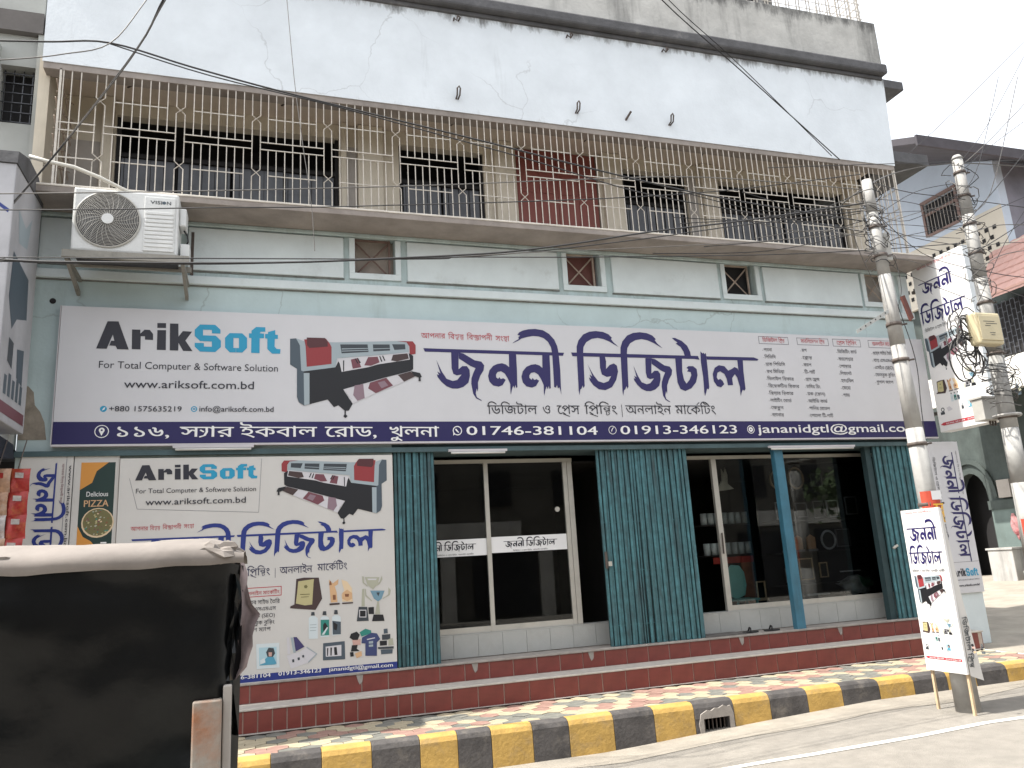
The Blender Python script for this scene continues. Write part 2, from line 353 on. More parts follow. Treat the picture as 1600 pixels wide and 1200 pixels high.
STROKES = {'RA': [[(.10, -.02), (.12, .03), (.85, -.15), (.83, -.20)], [(.05, .1), (.10, .16), (.45, .0), (.40, -.05)]],
           'YA': [[(-.02, .55), (.30, .55), (.30, .622), (-.02, .622)], [(.20, .56), (.27, .56), (.28, .30), (.21, .32)], [(.21, .32), (.28, .30), (.20, .06), (.14, .10)], [(.20, .06), (.14, .10), (-.02, .02), (.0, -.05)], [(.0, .40), (.03, .46), (.15, .34), (.12, .28)]],
           'REPH': [[(-.3, .68), (-.24, .66), (-.02, .84), (-.08, .87)]]}
class Print:
    def __init__(s, O, U, V, Nn): s.O = Vector(O); s.U = Vector(U); s.V = Vector(V); s.N = Vector(Nn); s.v = []; s.f = []; s.c = []; s.k = 0
    def raw(s, pts, tris, col, layer):
        s.k += 1; off = .0012 * layer + .00009 * (s.k % 13) + .0004; b = len(s.v)
        for u, v in pts: s.v.append(s.O + s.U * u + s.V * v + s.N * off)
        for t in tris: s.f.append((t[0] + b, t[1] + b, t[2] + b)); s.c.append(PAL[col])
    def poly(s, pts, col, layer=1):
        s.raw(pts, tessellate_polygon([[Vector((u, v, 0)) for u, v in pts]]), col, layer)
    def rect(s, u0, v0, u1, v1, col, layer=1): s.poly([(u0, v0), (u1, v0), (u1, v1), (u0, v1)], col, layer)
    def frame(s, u0, v0, u1, v1, t, col, layer=1):
        s.rect(u0, v0, u1, v0 + t, col, layer); s.rect(u0, v1 - t, u1, v1, col, layer); s.rect(u0, v0 + t, u0 + t, v1 - t, col, layer); s.rect(u1 - t, v0 + t, u1, v1 - t, col, layer)
    def disc(s, u, v, r, col, layer=1, r0=0, n=20):
        if not r0: s.poly([(u + r * math.cos(2 * math.pi * i / n), v + r * math.sin(2 * math.pi * i / n)) for i in range(n)], col, layer); return
        pts = []
        for i in range(n):
            a = 2 * math.pi * i / n; pts += [(u + r * math.cos(a), v + r * math.sin(a)), (u + r0 * math.cos(a), v + r0 * math.sin(a))]
        tr = []
        for i in range(n):
            a, b, c, d = 2 * i, 2 * i + 1, (2 * i + 2) % (2 * n), (2 * i + 3) % (2 * n); tr += [(a, c, b), (b, c, d)]
        s.raw(pts, tr, col, layer)
    def polys(s, P, fn, col=None, base=0):
        for q in P:
            if isinstance(q, tuple): s.poly([fn(*p) for p in q[1]], col or q[0], base + 1 + (q[2] if len(q) > 2 else 0))
            else: s.poly([fn(*p) for p in q], col, base + 1)
    def latin(s, t, u, v, w, h, col, bold=0, layer=2, rot=0, dv=0):
        if bold >= .008:
            e = h * .05 * (bold / .035); s.latin(t, u + e, v, w - e, h, col, 0, layer + 1, rot, dv); s.latin(t, u + e / 2, v + e * .6 if bold > .02 else v, w - e, h - (e * .6 if bold > .02 else 0), col, 0, layer + 2, rot, dv); bold = 0; w -= e
        x0, x1 = gx(t); sx = w / (x1 - x0); sy = h / .70
        for vs, fs in glyph(t): s._put(vs, fs, u, v, x0, sx, sy, col, layer, rot, dv / w)
    def _put(s, vs, fs, u, v, x0, sx, sy, col, layer, rot, sh=0):
        P = []
        for a, b in vs:
            a = (a - x0) * sx; b = b * sy + a * sh
            P.append((u + b, v - a) if rot == -90 else (u + a, v + b))
        s.raw(P, fs, col, layer)
    def bengali(s, t, u, v, w, h, col, bold=0, layer=2, rot=0, dv=0):
        if bold >= .01:
            e = h * .045; s.bengali(t, u + e, v, w - e, h, col, 0, layer + 1, rot, dv); w -= e
        bold = 0
        g, W = shape_bn(t); sx = w / max(W, .1); sy = h / .622
        for ch, x, y, gx, gy in g:
            if ch in STROKES:
                for q in STROKES[ch]:
                    vs = [(a * (gx if ch == 'RA' else 1) + x, b) for a, b in q]
                    s._put(vs, [(0, 1, 2), (0, 2, 3)], u, v, 0, sx, sy, col, layer, rot, dv / w)
                continue
            if ch == ' ': continue
            for vs, fs in glyph(ch): s._put([(a * gx + x, b * gy + y) for a, b in vs], fs, u, v, 0, sx, sy, col, layer, rot, dv / w)
    def text(s, t, u, v, w, h, dv, col, kind, layer=3, rot=0):
        if kind[0] == 'B': s.bengali(t, u, v, w, h, col, {'B': .004, 'B1': .012}.get(kind, 0), layer, rot, dv)
        else: s.latin(t, u, v, w, h, col, {'L': 0.0, 'L1': .008, 'L3': .035}.get(kind, 0), layer, rot, dv)
    def build(s, name, parent):
        me = bpy.data.meshes.new(name); p = Vector(worg(parent)); me.from_pydata([tuple(q - p) for q in s.v], [], s.f)
        a = me.color_attributes.new('Col', 'FLOAT_COLOR', 'CORNER'); buf = []
        for f, c in zip(s.f, s.c): buf += [c[0], c[1], c[2], 1.0] * 3
        a.data.foreach_set('color', buf); me.materials.append(m_print); me.update()
        o = obj(name, me, parent, tuple(p)); o['kind'] = 'stuff'; return o

# ---------------------------------------------------------------- print outlines (millimetres on the sign plane) and cable runs (metres)
T1=[[(2055,4872),(4048,4864),(4031,4818),(2073,4825)],[(2429,4827),(2532,4829),(2521,4594),(2574,4638),(2636,4640),(2672,4590),(2673,4505),(2648,4412),(2576,4353),(2499,4329),(2423,4330),(2349,4359),(2283,4417),(2233,4482),(2222,4520),(2252,4510),(2230,4558),(2273,4531),(2255,4596),(2224,4714),(2257,4635),(2296,4551),(2353,4461),(2435,4432),(2497,4448),(2561,4523),(2492,4509),(2447,4531),(2427,4608)],[(2532,4826),(2597,4813),(2748,4723),(2841,4706),(2878,4656),(2866,4586),(2815,4507),(2779,4414),(2779,4337),(2770,4291),(2757,4337),(2741,4268),(2754,4215),(2821,4173),(2813,4167),(2746,4199),(2707,4260),(2686,4397),(2693,4474),(2724,4552),(2755,4614),(2682,4644),(2592,4704),(2532,4741)],[(3237,4842),(3341,4842),(3339,4595),(3330,4360),(3311,4347),(3305,4391),(3286,4341),(3273,4382),(3249,4325),(3233,4253),(3228,4296),(3234,4452),(3228,4608)],[(3235,4632),(3187,4674),(3132,4691),(3068,4680),(3003,4651),(2948,4587),(2925,4509),(2939,4432),(2988,4379),(3066,4363),(3122,4385),(3171,4459),(3136,4482),(3103,4469),(3081,4496),(3064,4470),(3037,4495),(3036,4530),(3061,4566),(3110,4578),(3160,4548),(3199,4483),(3231,4402),(3251,4546)],[(3722,4843),(3829,4842),(3824,4592),(3813,4353),(3792,4340),(3787,4385),(3767,4334),(3754,4376),(3729,4318),(3712,4245),(3707,4289),(3715,4447),(3710,4605)],[(3718,4629),(3669,4671),(3612,4689),(3546,4678),(3479,4648),(3422,4584),(3397,4505),(3412,4427),(3461,4372),(3541,4356),(3599,4379),(3650,4454),(3614,4477),(3581,4464),(3558,4492),(3540,4465),(3513,4491),(3512,4526),(3539,4562),(3588,4574),(3640,4544),(3679,4478),(3711,4396),(3733,4542)],[(3869,4846),(3966,4849),(3973,4607),(3963,4368),(3962,4257),(3951,4328),(3938,4368),(3920,4348),(3907,4399),(3888,4359),(3864,4370),(3868,4605)],[(3293,4975),(3336,5008),(3394,5042),(3388,5066),(3414,5091),(3377,5102),(3406,5139),(3459,5165),(3543,5187),(3642,5196),(3757,5181),(3845,5130),(3915,5051),(3954,4954),(3966,4849),(3869,4846),(3859,4935),(3820,5015),(3758,5067),(3685,5089),(3602,5092),(3519,5075),(3436,5051),(3385,5017)]]
T2=[[(4156,4870),(6178,4871),(6197,4813),(6111,4823),(4172,4816)],[(4239,4865),(4340,4868),(4329,4614),(4321,4390),(4300,4358),(4291,4398),(4269,4351),(4250,4337),(4231,4260),(4225,4320),(4232,4561)],[(4239,4856),(4247,4962),(4282,5051),(4363,5142),(4459,5185),(4563,5199),(4674,5189),(4756,5156),(4807,5104),(4787,5089),(4820,5041),(4898,4972),(4818,5014),(4764,5045),(4674,5081),(4582,5096),(4487,5079),(4400,5028),(4351,4956),(4336,4859)],[(4585,4830),(4668,4824),(4681,4753),(4670,4642),(4732,4702),(4799,4726),(4843,4695),(4854,4607),(4813,4484),(4738,4378),(4632,4333),(4532,4344),(4455,4400),(4406,4469),(4397,4515),(4427,4495),(4408,4555),(4448,4530),(4434,4582),(4390,4706),(4437,4608),(4476,4539),(4534,4462),(4614,4437),(4691,4464),(4739,4538),(4669,4525),(4598,4559),(4579,4654)],[(4917,4873),(5022,4875),(5007,4617),(4995,4388),(4973,4356),(4964,4397),(4941,4349),(4920,4335),(4900,4256),(4894,4317),(4905,4562)],[(4915,4856),(4926,4964),(4963,5055),(5049,5148),(5149,5191),(5257,5206),(5372,5195),(5457,5162),(5509,5108),(5488,5093),(5522,5045),(5602,4974),(5519,5018),(5464,5049),(5370,5086),(5275,5101),(5177,5083),(5085,5032),(5034,4958),(5016,4859)],[(5306,4816),(5405,4819),(5380,4588),(5433,4631),(5491,4632),(5523,4583),(5518,4499),(5488,4409),(5416,4351),(5341,4327),(5269,4328),(5200,4357),(5141,4414),(5097,4478),(5089,4515),(5117,4505),(5099,4553),(5138,4526),(5126,4590),(5103,4706),(5130,4628),(5162,4546),(5210,4457),(5287,4428),(5346,4444),(5413,4517),(5346,4504),(5304,4526),(5291,4601)],[(5404,4816),(5466,4802),(5604,4714),(5691,4697),(5722,4647),(5707,4578),(5654,4502),(5613,4410),(5608,4335),(5597,4290),(5587,4335),(5568,4267),(5576,4215),(5638,4173),(5630,4167),(5567,4200),(5534,4259),(5523,4394),(5535,4470),(5570,4546),(5604,4607),(5536,4636),(5454,4695),(5400,4732)],[(5793,4828),(5906,4828),(5887,4627),(5902,4501),(5935,4447),(5991,4502),(6030,4575),(6026,4621),(5967,4629),(5992,4665),(5964,4683),(5997,4711),(6078,4713),(6132,4668),(6135,4577),(6097,4468),(6006,4376),(5902,4335),(5826,4365),(5789,4463),(5788,4625)],[(5773,5136),(5829,5137),(5934,5095),(6016,5023),(6055,4932),(6062,4859),(5956,4865),(5944,4929),(5903,5002),(5829,5049),(5861,5068),(5818,5096)],[(6228,4943),(6264,4910),(6280,4925),(6294,4902),(6316,4921),(6321,4875),(6318,4654),(6309,4398),(6294,4362),(6270,4376),(6249,4325),(6221,4261),(6215,4325),(6227,4542),(6217,4780)],[(6320,4869),(7143,4873),(7224,4845),(7199,4822),(6324,4819)],[(6845,4860),(6946,4857),(6930,4647),(6927,4378),(6897,4347),(6880,4369),(6853,4331),(6829,4263),(6829,4331),(6844,4553)],[(6832,4692),(6783,4715),(6726,4680),(6667,4657),(6608,4724),(6517,4737),(6440,4697),(6393,4600),(6398,4490),(6443,4414),(6508,4397),(6570,4447),(6550,4496),(6510,4529),(6476,4510),(6455,4550),(6475,4620),(6525,4643),(6592,4604),(6623,4531),(6630,4430),(6719,4435),(6717,4541),(6772,4603),(6806,4552),(6833,4405),(6858,4627)]]
LOGO=[('ink',[(-1814,4756),(-1711,5093),(-1594,5095),(-1469,4754),(-1592,4754),(-1612,4795),(-1678,4797),(-1661,4855),(-1627,4855),(-1647,4930),(-1703,4756)]),('ink',[(-1445,5002),(-1355,5002),(-1353,4953),(-1309,5004),(-1252,5003),(-1214,4953),(-1211,4879),(-1300,4881),(-1302,4922),(-1347,4921),(-1343,4758),(-1437,4759)]),('ink',[(-1173,5092),(-1077,5094),(-1075,5033),(-1171,5031)]),('ink',[(-1169,5004),(-1074,5006),(-1067,4758),(-1166,4758)]),('ink',[(-1033,5092),(-939,5093),(-933,4930),(-887,5001),(-783,4998),(-854,4883),(-771,4753),(-876,4753),(-930,4852),(-930,4755),(-1023,4756)]),('sky',[(-696,5092),(-523,5094),(-461,5035),(-460,4984),(-558,4984),(-559,5028),(-660,5028),(-658,4956),(-512,4956),(-453,4895),(-451,4812),(-515,4748),(-687,4750),(-748,4811),(-749,4858),(-645,4858),(-644,4814),(-554,4814),(-556,4880),(-690,4883),(-752,4944),(-754,5024)]),('sky',[(-354,4995),(-208,4997),(-150,4939),(-148,4812),(-203,4750),(-275,4750),(-276,4807),(-243,4806),(-245,4934),(-309,4934),(-307,4806),(-279,4807),(-278,4750),(-348,4749),(-403,4808),(-406,4934)]),('sky',[(-99,5000),(-100,5035),(-46,5085),(63,5085),(64,5027),(9,5025),(-1,5004),(49,5002),(49,4941),(-2,4941),(-1,4749),(-100,4749),(-100,4941),(-128,4942),(-129,4999)]),('sky',[(96,5025),(182,5053),(183,4993),(214,4991),(215,4939),(178,4938),(176,4839),(200,4809),(247,4806),(243,4747),(146,4746),(90,4805),(89,4938),(62,4941),(61,4998),(96,4999)])]
PRN=[('slate',[(361,4946),(433,4954),(497,4903),(510,4529),(434,4564),(363,4612)],0),('steel',[(433,4954),(538,4917),(918,4916),(1820,4964),(1857,4906),(1860,4808),(941,4707),(916,4587),(498,4522),(480,4865)],1),('red',[(532,4942),(799,4963),(846,4901),(870,4851),(868,4630),(564,4586),(550,4854)],2),('maroon',[(564,4968),(787,4969),(822,4926),(822,4856),(597,4831),(568,4867)],3),('soot',[(978,4890),(1325,4901),(1336,4800),(995,4772)],2),('soot',[(1393,4903),(1611,4909),(1615,4827),(1398,4809)],2),('soot',[(1642,4913),(1813,4918),(1817,4850),(1672,4836)],2),('steel',[(996,4836),(1331,4852),(1330,4843),(996,4824)],3),('steel',[(995,4806),(1330,4826),(1330,4818),(995,4796)],3),('steel',[(1398,4847),(1616,4860),(1616,4853),(1398,4838)],3),('red',[(1706,4957),(1916,4961),(1953,4909),(1949,4791),(1872,4776),(1869,4893),(1833,4945)],2),('black',[(446,4559),(498,4522),(916,4587),(964,4689),(1854,4801),(1916,4764),(1911,4582),(1872,4555),(1570,4473),(1009,4301),(1126,4116),(1077,4029),(1030,4023),(947,4096),(894,4071),(818,4169),(597,4106),(534,4088),(470,4136),(447,4209)],2),('steel',[(527,4504),(597,4506),(597,4106),(534,4088)],4),('slate',[(446,4559),(527,4523),(534,4088),(470,4130),(447,4197)],3),('mist',[(940,4688),(1329,4736),(1854,4808),(1870,4711),(1450,4636),(1326,4596),(993,4528),(970,4638)],3),('wine',[(1109,4692),(1194,4714),(1241,4594),(1132,4572)],4),('wine',[(1329,4730),(1452,4739),(1475,4663),(1363,4615),(1278,4620)],4),('umber',[(1651,4770),(1841,4795),(1858,4723),(1699,4681),(1625,4692)],4),('black',[(1157,4706),(1170,4709),(1205,4644),(1191,4641)],5),('black',[(1188,4713),(1201,4716),(1236,4651),(1220,4647)],5),('black',[(1471,4746),(1485,4749),(1512,4676),(1495,4672)],5),('black',[(1508,4753),(1523,4756),(1550,4690),(1535,4685)],5),('black',[(1012,4677),(1027,4680),(1023,4539),(1011,4536)],5),('mist',[(1015,4301),(1262,4373),(1620,4480),(1885,4555),(1984,4506),(1629,4340),(1418,4255),(1126,4116),(1079,4215)],3),('rose',[(1153,4353),(1262,4373),(1277,4191),(1186,4153),(1133,4228)],4),('wine',[(1347,4393),(1557,4460),(1642,4359),(1418,4255),(1322,4317)],4),('rose',[(1445,4395),(1532,4421),(1580,4358),(1493,4319)],5),('umber',[(1707,4501),(1872,4549),(1946,4492),(1786,4412)],4),('black',[(1024,4029),(1039,4029),(1039,3980),(1059,3955),(1035,3933),(1008,3955),(1023,3980)],3),('black',[(1878,4555),(1998,4532),(2022,4480),(1996,4467),(1921,4492)],5),('black',[(1983,4473),(2002,4474),(2007,4422),(1975,4422)],4)]
ITM=[('umber',[(448,2007),(535,2018),(706,2008),(744,1763),(667,1640),(379,1679),(382,1701),(427,1719)],1),('khaki',[(470,1978),(651,1995),(645,1956),(629,1705),(547,1700),(443,1729),(459,1858)],2),('olive',[(535,1925),(563,1934),(579,1911),(563,1893),(541,1899)],3),('olive',[(492,1832),(601,1829),(601,1821),(492,1823)],3),('olive',[(503,1801),(590,1799),(590,1793),(503,1794)],3),('tan',[(823,1979),(868,1931),(935,1977),(929,1916),(890,1897),(912,1829),(922,1712),(844,1712),(834,1834)],1),('brown',[(829,1945),(843,1966),(856,1915),(825,1912)],2),('brown',[(867,1799),(900,1796),(902,1741),(869,1741)],2),('sand',[(969,1970),(1037,1943),(1092,1861),(1100,1705),(978,1714),(968,1792),(1002,1845),(980,1913)],1),('tan',[(979,1813),(1036,1848),(1092,1806),(1091,1739),(1034,1715),(978,1747)],2),('brown',[(1007,1800),(1058,1797),(1052,1764),(1012,1767)],3),('umber',[(827,1702),(947,1703),(946,1683),(830,1682)],2),('umber',[(976,1701),(1104,1699),(1104,1685),(975,1685)],2),('pewter',[(1248,1981),(1422,1970),(1403,1892),(1344,1829),(1276,1889)],1),('pewter',[(1214,1994),(1237,1987),(1236,1920),(1281,1877),(1275,1867),(1221,1915)],2),('pewter',[(1451,1986),(1459,1945),(1426,1891),(1379,1866),(1373,1877),(1426,1919)],2),('mist',[(1277,1962),(1392,1955),(1380,1939),(1288,1945)],2),('bluegrey',[(1309,1820),(1482,1808),(1445,1715),(1401,1685),(1353,1721)],1),('soot',[(1383,1792),(1424,1790),(1405,1746)],2),('pewter',[(1246,1846),(1258,1842),(1262,1772),(1330,1701),(1324,1692),(1248,1762)],1),('pewter',[(1529,1845),(1558,1809),(1545,1753),(1457,1709),(1457,1720),(1527,1760)],1),('pewter',[(1393,1691),(1410,1690),(1424,1538),(1363,1542)],2),('black',[(1344,1538),(1459,1530),(1474,1456),(1325,1462)],1),('soot',[(1169,1640),(1271,1632),(1286,1471),(1144,1476)],1),('mist',[(1174,1606),(1259,1600),(1258,1511),(1173,1518)],2),('black',[(1184,1595),(1250,1591),(1249,1522),(1183,1527)],3),('black',[(1283,1626),(1351,1627),(1350,1543),(1287,1548)],0),('pewter',[(1212,1843),(1240,1846),(1243,1640),(1203,1643)],0),('pale',[(590,1556),(623,1575),(661,1572),(694,1543),(693,1316),(590,1320)],1),('soot',[(614,1581),(621,1619),(654,1618),(660,1578)],2),('steel',[(603,1479),(677,1478),(677,1471),(603,1473)],2),('steel',[(603,1447),(677,1446),(677,1439),(603,1441)],2),('steel',[(603,1415),(672,1414),(672,1407),(603,1408)],2),('pale',[(724,1546),(755,1565),(793,1562),(823,1536),(822,1327),(725,1328)],1),('soot',[(746,1577),(755,1620),(788,1617),(794,1573)],2),('teal',[(726,1524),(823,1519),(822,1344),(727,1346)],2),('black',[(754,1468),(776,1493),(807,1442),(776,1380),(754,1403)],3),('pale',[(737,1356),(798,1437),(811,1431),(765,1354)],4),('pale',[(856,1547),(887,1566),(926,1564),(958,1539),(957,1338),(857,1335)],1),('soot',[(879,1578),(886,1623),(919,1621),(925,1575)],2),('slate',[(860,1503),(958,1485),(957,1343),(864,1346)],2),('black',[(870,1491),(920,1455),(908,1391),(875,1404)],3),('mist',[(344,1155),(472,1186),(590,1059),(393,1009)],1),('mist',[(343,1356),(370,1354),(386,1172),(355,1170)],1),('steel',[(386,1352),(412,1350),(445,1183),(418,1180)],1),('violet',[(418,1355),(455,1352),(542,1238),(445,1194)],2),('mist',[(569,1236),(688,1146),(590,1059),(483,1180)],0),('steel',[(569,1236),(688,1146),(590,1059),(582,1068),(671,1147),(563,1226)],2),('soot',[(403,1108),(427,1111),(429,1079),(408,1076)],2),('soot',[(463,1124),(488,1127),(491,1097),(468,1095)],2),('soot',[(515,1145),(536,1149),(540,1122),(519,1119)],2),('slate',[(753,1258),(1001,1262),(1005,1059),(750,1069)],1),('mist',[(781,1218),(962,1224),(961,1101),(783,1106)],2),('black',[(797,1201),(813,1201),(807,1114),(796,1114)],3),('black',[(835,1203),(854,1203),(849,1114),(835,1114)],3),('black',[(876,1204),(907,1205),(917,1115),(882,1115)],3),('navy',[(1203,1285),(1312,1331),(1380,1320),(1418,1251),(1378,1216),(1375,1064),(1239,1076),(1242,1217),(1197,1221)],2),('mist',[(1259,1264),(1356,1276),(1356,1265),(1262,1253)],3),('steel',[(1282,1235),(1333,1237),(1332,1209),(1282,1210)],3),('steel',[(1281,1197),(1332,1197),(1332,1173),(1282,1173)],3),('teal',[(1176,1348),(1244,1383),(1312,1359),(1314,1326),(1198,1297)],1),('black',[(1058,1297),(1075,1339),(1142,1359),(1178,1320),(1152,1262),(1096,1267)],2),('rosepale',[(1091,1267),(1186,1270),(1185,1205),(1096,1207)],1),('black',[(1084,1208),(1152,1208),(1140,1166),(1173,1136),(1072,1139)],2),('tan',[(1117,1114),(1195,1134),(1200,1080),(1138,1058)],2),('black',[(1061,1130),(1100,1132),(1105,1083),(1066,1081)],2),('slate',[(1461,1363),(1507,1365),(1511,1310),(1462,1308)],1),('soot',[(1439,1299),(1540,1299),(1539,1236),(1441,1239)],1),('black',[(1412,1230),(1498,1228),(1497,1174),(1413,1175)],1),('pewter',[(1516,1243),(1568,1250),(1577,1172),(1514,1167)],1),('soot',[(1388,1161),(1577,1156),(1576,1129),(1393,1139)],2),('slate',[(1422,1131),(1565,1124),(1560,1075),(1426,1076)],1),('pale',[(8,1311),(260,1306),(266,1035),(17,1038)],1),('powder',[(39,1269),(232,1264),(234,1071),(45,1075)],2),('soot',[(117,1213),(144,1261),(199,1252),(216,1193),(189,1152),(134,1157)],3),('rosepale',[(144,1211),(183,1207),(178,1164),(147,1166)],4),('azure',[(96,1127),(134,1162),(200,1156),(234,1082),(212,1073),(47,1077)],4),('pale',[(52,1131),(101,1154),(112,1104),(58,1087)],5),('soot',[(-161,1166),(-96,1155),(-89,1073),(-160,1069)],1),('steel',[(-150,1231),(-119,1234),(-102,1205),(-118,1168),(-145,1176)],1)]
TX=[('For Total Computer & Software Solution',-1774,4523,1992,87,-6,'ink','L'),('www.ariksoft.com.bd',-1499,4291,1438,95,1,'ink','L1'),('+880 1575635219',-1641,4011,773,63,-1,'ink','L1'),('info@ariksoft.com.bd',-673,4011,844,66,-2,'ink','L1'),('১১৬,',-1581,3713,601,116,-4,'white','B1'),('স্যার',-877,3709,594,118,-5,'white','B1'),('ইকবাল',-210,3704,895,121,-6,'white','B1'),('রোড,',785,3697,646,125,-5,'white','B1'),('খুলনা',1569,3692,653,127,-5,'white','B1'),('01746-381104',2590,3708,1868,119,-8,'white','L3'),('01913-346123',4806,3703,1882,123,5,'white','L3'),('jananidgtl@gmail.com',7042,3711,2992,125,4,'white','L3'),('আপনার',2031,5010,326,67,4,'crimson','B'),('বিশ্বস্ত',2398,5009,216,68,1,'crimson','B'),('বিজ্ঞাপনী',2656,5010,356,68,-1,'crimson','B'),('সংস্থা',3059,5005,196,70,0,'crimson','B'),('ডিজিটাল',2892,3989,700,116,0,'ink','B'),('ও',3670,3991,121,118,-2,'ink','B'),('প্রেস',3884,3991,331,119,-1,'ink','B'),('প্রিন্টিং',4292,3992,496,121,-1,'ink','B'),('|',4847,3993,25,123,-1,'ink','B'),('অনলাইন',4916,3994,719,122,-1,'ink','B'),('মার্কেটিং',5708,3995,665,125,0,'ink','B'),('ডিজিটাল প্রিন্ট',7341,5126,401,56,3,'crimson','B'),('-',7309,4982,20,23,1,'ink','L'),('প্যানা',7338,4976,151,47,1,'ink','B'),('-',7308,4868,21,22,0,'ink','L'),('পিভিসি',7338,4861,201,47,1,'ink','B'),('-',7308,4754,20,22,0,'ink','L'),('ব্লাক পিভিসি',7337,4747,354,47,1,'ink','B'),('-',7308,4640,20,23,1,'ink','L'),('ক্লথ মিডিয়া',7337,4634,322,46,0,'ink','B'),('-',7307,4527,20,22,1,'ink','L'),('ভিনাইল স্টিকার',7336,4521,475,46,-1,'ink','B'),('-',7307,4415,20,22,0,'ink','L'),('রিফ্লেকটিভ স্টিকার',7336,4408,555,46,-3,'ink','B'),('-',7307,4303,20,22,0,'ink','L'),('ক্লিয়ার স্টিকার',7335,4296,432,46,-3,'ink','B'),('-',7306,4191,20,22,1,'ink','L'),('লাইটিং বোর্ড',7335,4185,380,45,-5,'ink','B'),('-',7306,4080,20,22,1,'ink','L'),('ফেস্টুন',7335,4074,218,45,-4,'ink','B'),('-',7306,3970,19,21,0,'ink','L'),('ব্যানার',7334,3963,208,45,-4,'ink','B'),('সাবলিমেশন প্রিন্ট',8042,5130,448,57,4,'crimson','B'),('-',8004,4991,21,22,0,'ink','L'),('মগ',8034,4984,94,48,1,'ink','B'),('-',8002,4874,21,23,1,'ink','L'),('ক্রেস্ট',8032,4868,178,47,0,'ink','B'),('-',8000,4758,21,23,1,'ink','L'),('ক্যাপ',8030,4752,146,47,0,'ink','B'),('-',7999,4643,20,22,0,'ink','L'),('টি-শার্ট',8029,4636,197,47,0,'ink','B'),('-',7997,4528,20,22,0,'ink','L'),('গ্লাস ফ্রেম',8027,4521,259,47,-1,'ink','B'),('-',7995,4413,21,23,1,'ink','L'),('চাবির রিং',8025,4407,259,46,-2,'ink','B'),('-',7993,4299,21,23,1,'ink','L'),('রক (স্টোন)',8023,4293,331,46,-4,'ink','B'),('-',7991,4186,21,22,0,'ink','L'),('আইডি কার্ড',8021,4179,352,46,-4,'ink','B'),('-',7989,4073,21,22,0,'ink','L'),('পানির বোতল',8019,4066,382,46,-6,'ink','B'),('-',7988,3960,20,22,0,'ink','L'),('পোলো টি-শার্ট',8017,3953,423,46,-7,'ink','B'),('প্রেস প্রিন্টিং',8720,5127,388,58,2,'crimson','B'),('-',8680,4987,21,23,1,'ink','L'),('ভিজিটিং কার্ড',8711,4981,370,48,3,'ink','B'),('-',8676,4869,22,23,0,'ink','L'),('ক্যালেন্ডার',8707,4862,282,49,1,'ink','B'),('-',8673,4751,21,23,0,'ink','L'),('পোস্টার',8704,4744,226,48,0,'ink','B'),('-',8670,4633,21,23,1,'ink','L'),('লিফলেট',8700,4627,216,48,-1,'ink','B'),('-',8666,4517,22,22,0,'ink','L'),('হ্যান্ডবিল',8697,4510,236,47,-1,'ink','B'),('-',8663,4400,21,23,0,'ink','L'),('মেমো',8694,4393,160,48,-1,'ink','B'),('-',8660,4284,21,23,1,'ink','L'),('প্যাড',8690,4277,128,48,-1,'ink','B'),('অনলাইন মার্কেটিং',9418,5125,480,60,5,'crimson','B'),('-',9367,4983,23,24,1,'ink','L'),('ওয়েব সাইড তৈরি',9399,4977,394,49,3,'ink','B'),('-',9362,4863,23,23,0,'ink','L'),('বাল্ক এসএমএস',9394,4856,416,49,2,'ink','B'),('-',9357,4743,23,23,0,'ink','L'),('এসইও (SEO)',9389,4736,381,49,1,'ink','B'),('-',9352,4624,23,23,0,'ink','L'),('ফেসবুক বুস্টিং',9384,4617,391,48,-1,'ink','B'),('-',9347,4505,23,23,0,'ink','L'),('গুগল ম্যাপ',9379,4498,334,48,-1,'ink','B')]
BOX=[[(7289,5210),(7813,5214),(7796,5105),(7271,5093)],[(7989,5210),(8564,5214),(8545,5109),(7970,5097)],[(8667,5214),(9187,5217),(9165,5104),(8645,5093)],[(9364,5214),(9980,5218),(9956,5104),(9340,5091)]]
BT=[('For Total Computer & Software Solution',-1321,3062,1302,55,-7,'ink','L'),('www.ariksoft.com.bd',-1216,2925,1084,71,-3,'ink','L1'),('আপনার',-1355,2644,178,42,-2,'crimson','B'),('বিশ্বস্ত',-1157,2642,106,43,1,'crimson','B'),('বিজ্ঞাপনী',-1024,2647,195,43,-2,'crimson','B'),('সংস্থা',-802,2649,109,43,1,'crimson','B'),('ডিজিটাল',-949,2069,423,74,1,'navyink','B'),('ও',-484,2062,75,75,0,'navyink','B'),('প্রেস',-354,2068,195,76,1,'navyink','B'),('প্রিন্টিং',-103,2075,255,76,0,'navyink','B'),('|',202,2064,14,76,0,'navyink','B'),('অনলাইন',259,2075,372,77,1,'navyink','B'),('মার্কেটিং',690,2087,352,78,0,'navyink','B'),('অনলাইন মার্কেটিং',-142,1855,403,36,2,'crimson','B'),('ওয়েব সাইড তৈরি',-126,1754,388,40,-5,'ink','B'),('বাল্ক এসএমএস',-125,1678,345,39,-4,'ink','B'),('এসইও (SEO)',-123,1602,336,39,-4,'ink','B'),('ফেসবুক বুস্টিং',-122,1526,329,39,-5,'ink','B'),('গুগল ম্যাপ',-121,1450,286,39,-2,'ink','B'),('01746-381104',-322,947,492,42,-3,'white','L3'),('01913-346123',254,946,476,43,-3,'white','L3'),('jananidgtl@gmail.com',817,942,745,42,-16,'white','L3')]
BAND=[(-662,986),(1617,979),(1615,900),(-659,906)]
BBOX=[(-178,1936),(282,1939),(283,1834),(-176,1832)]
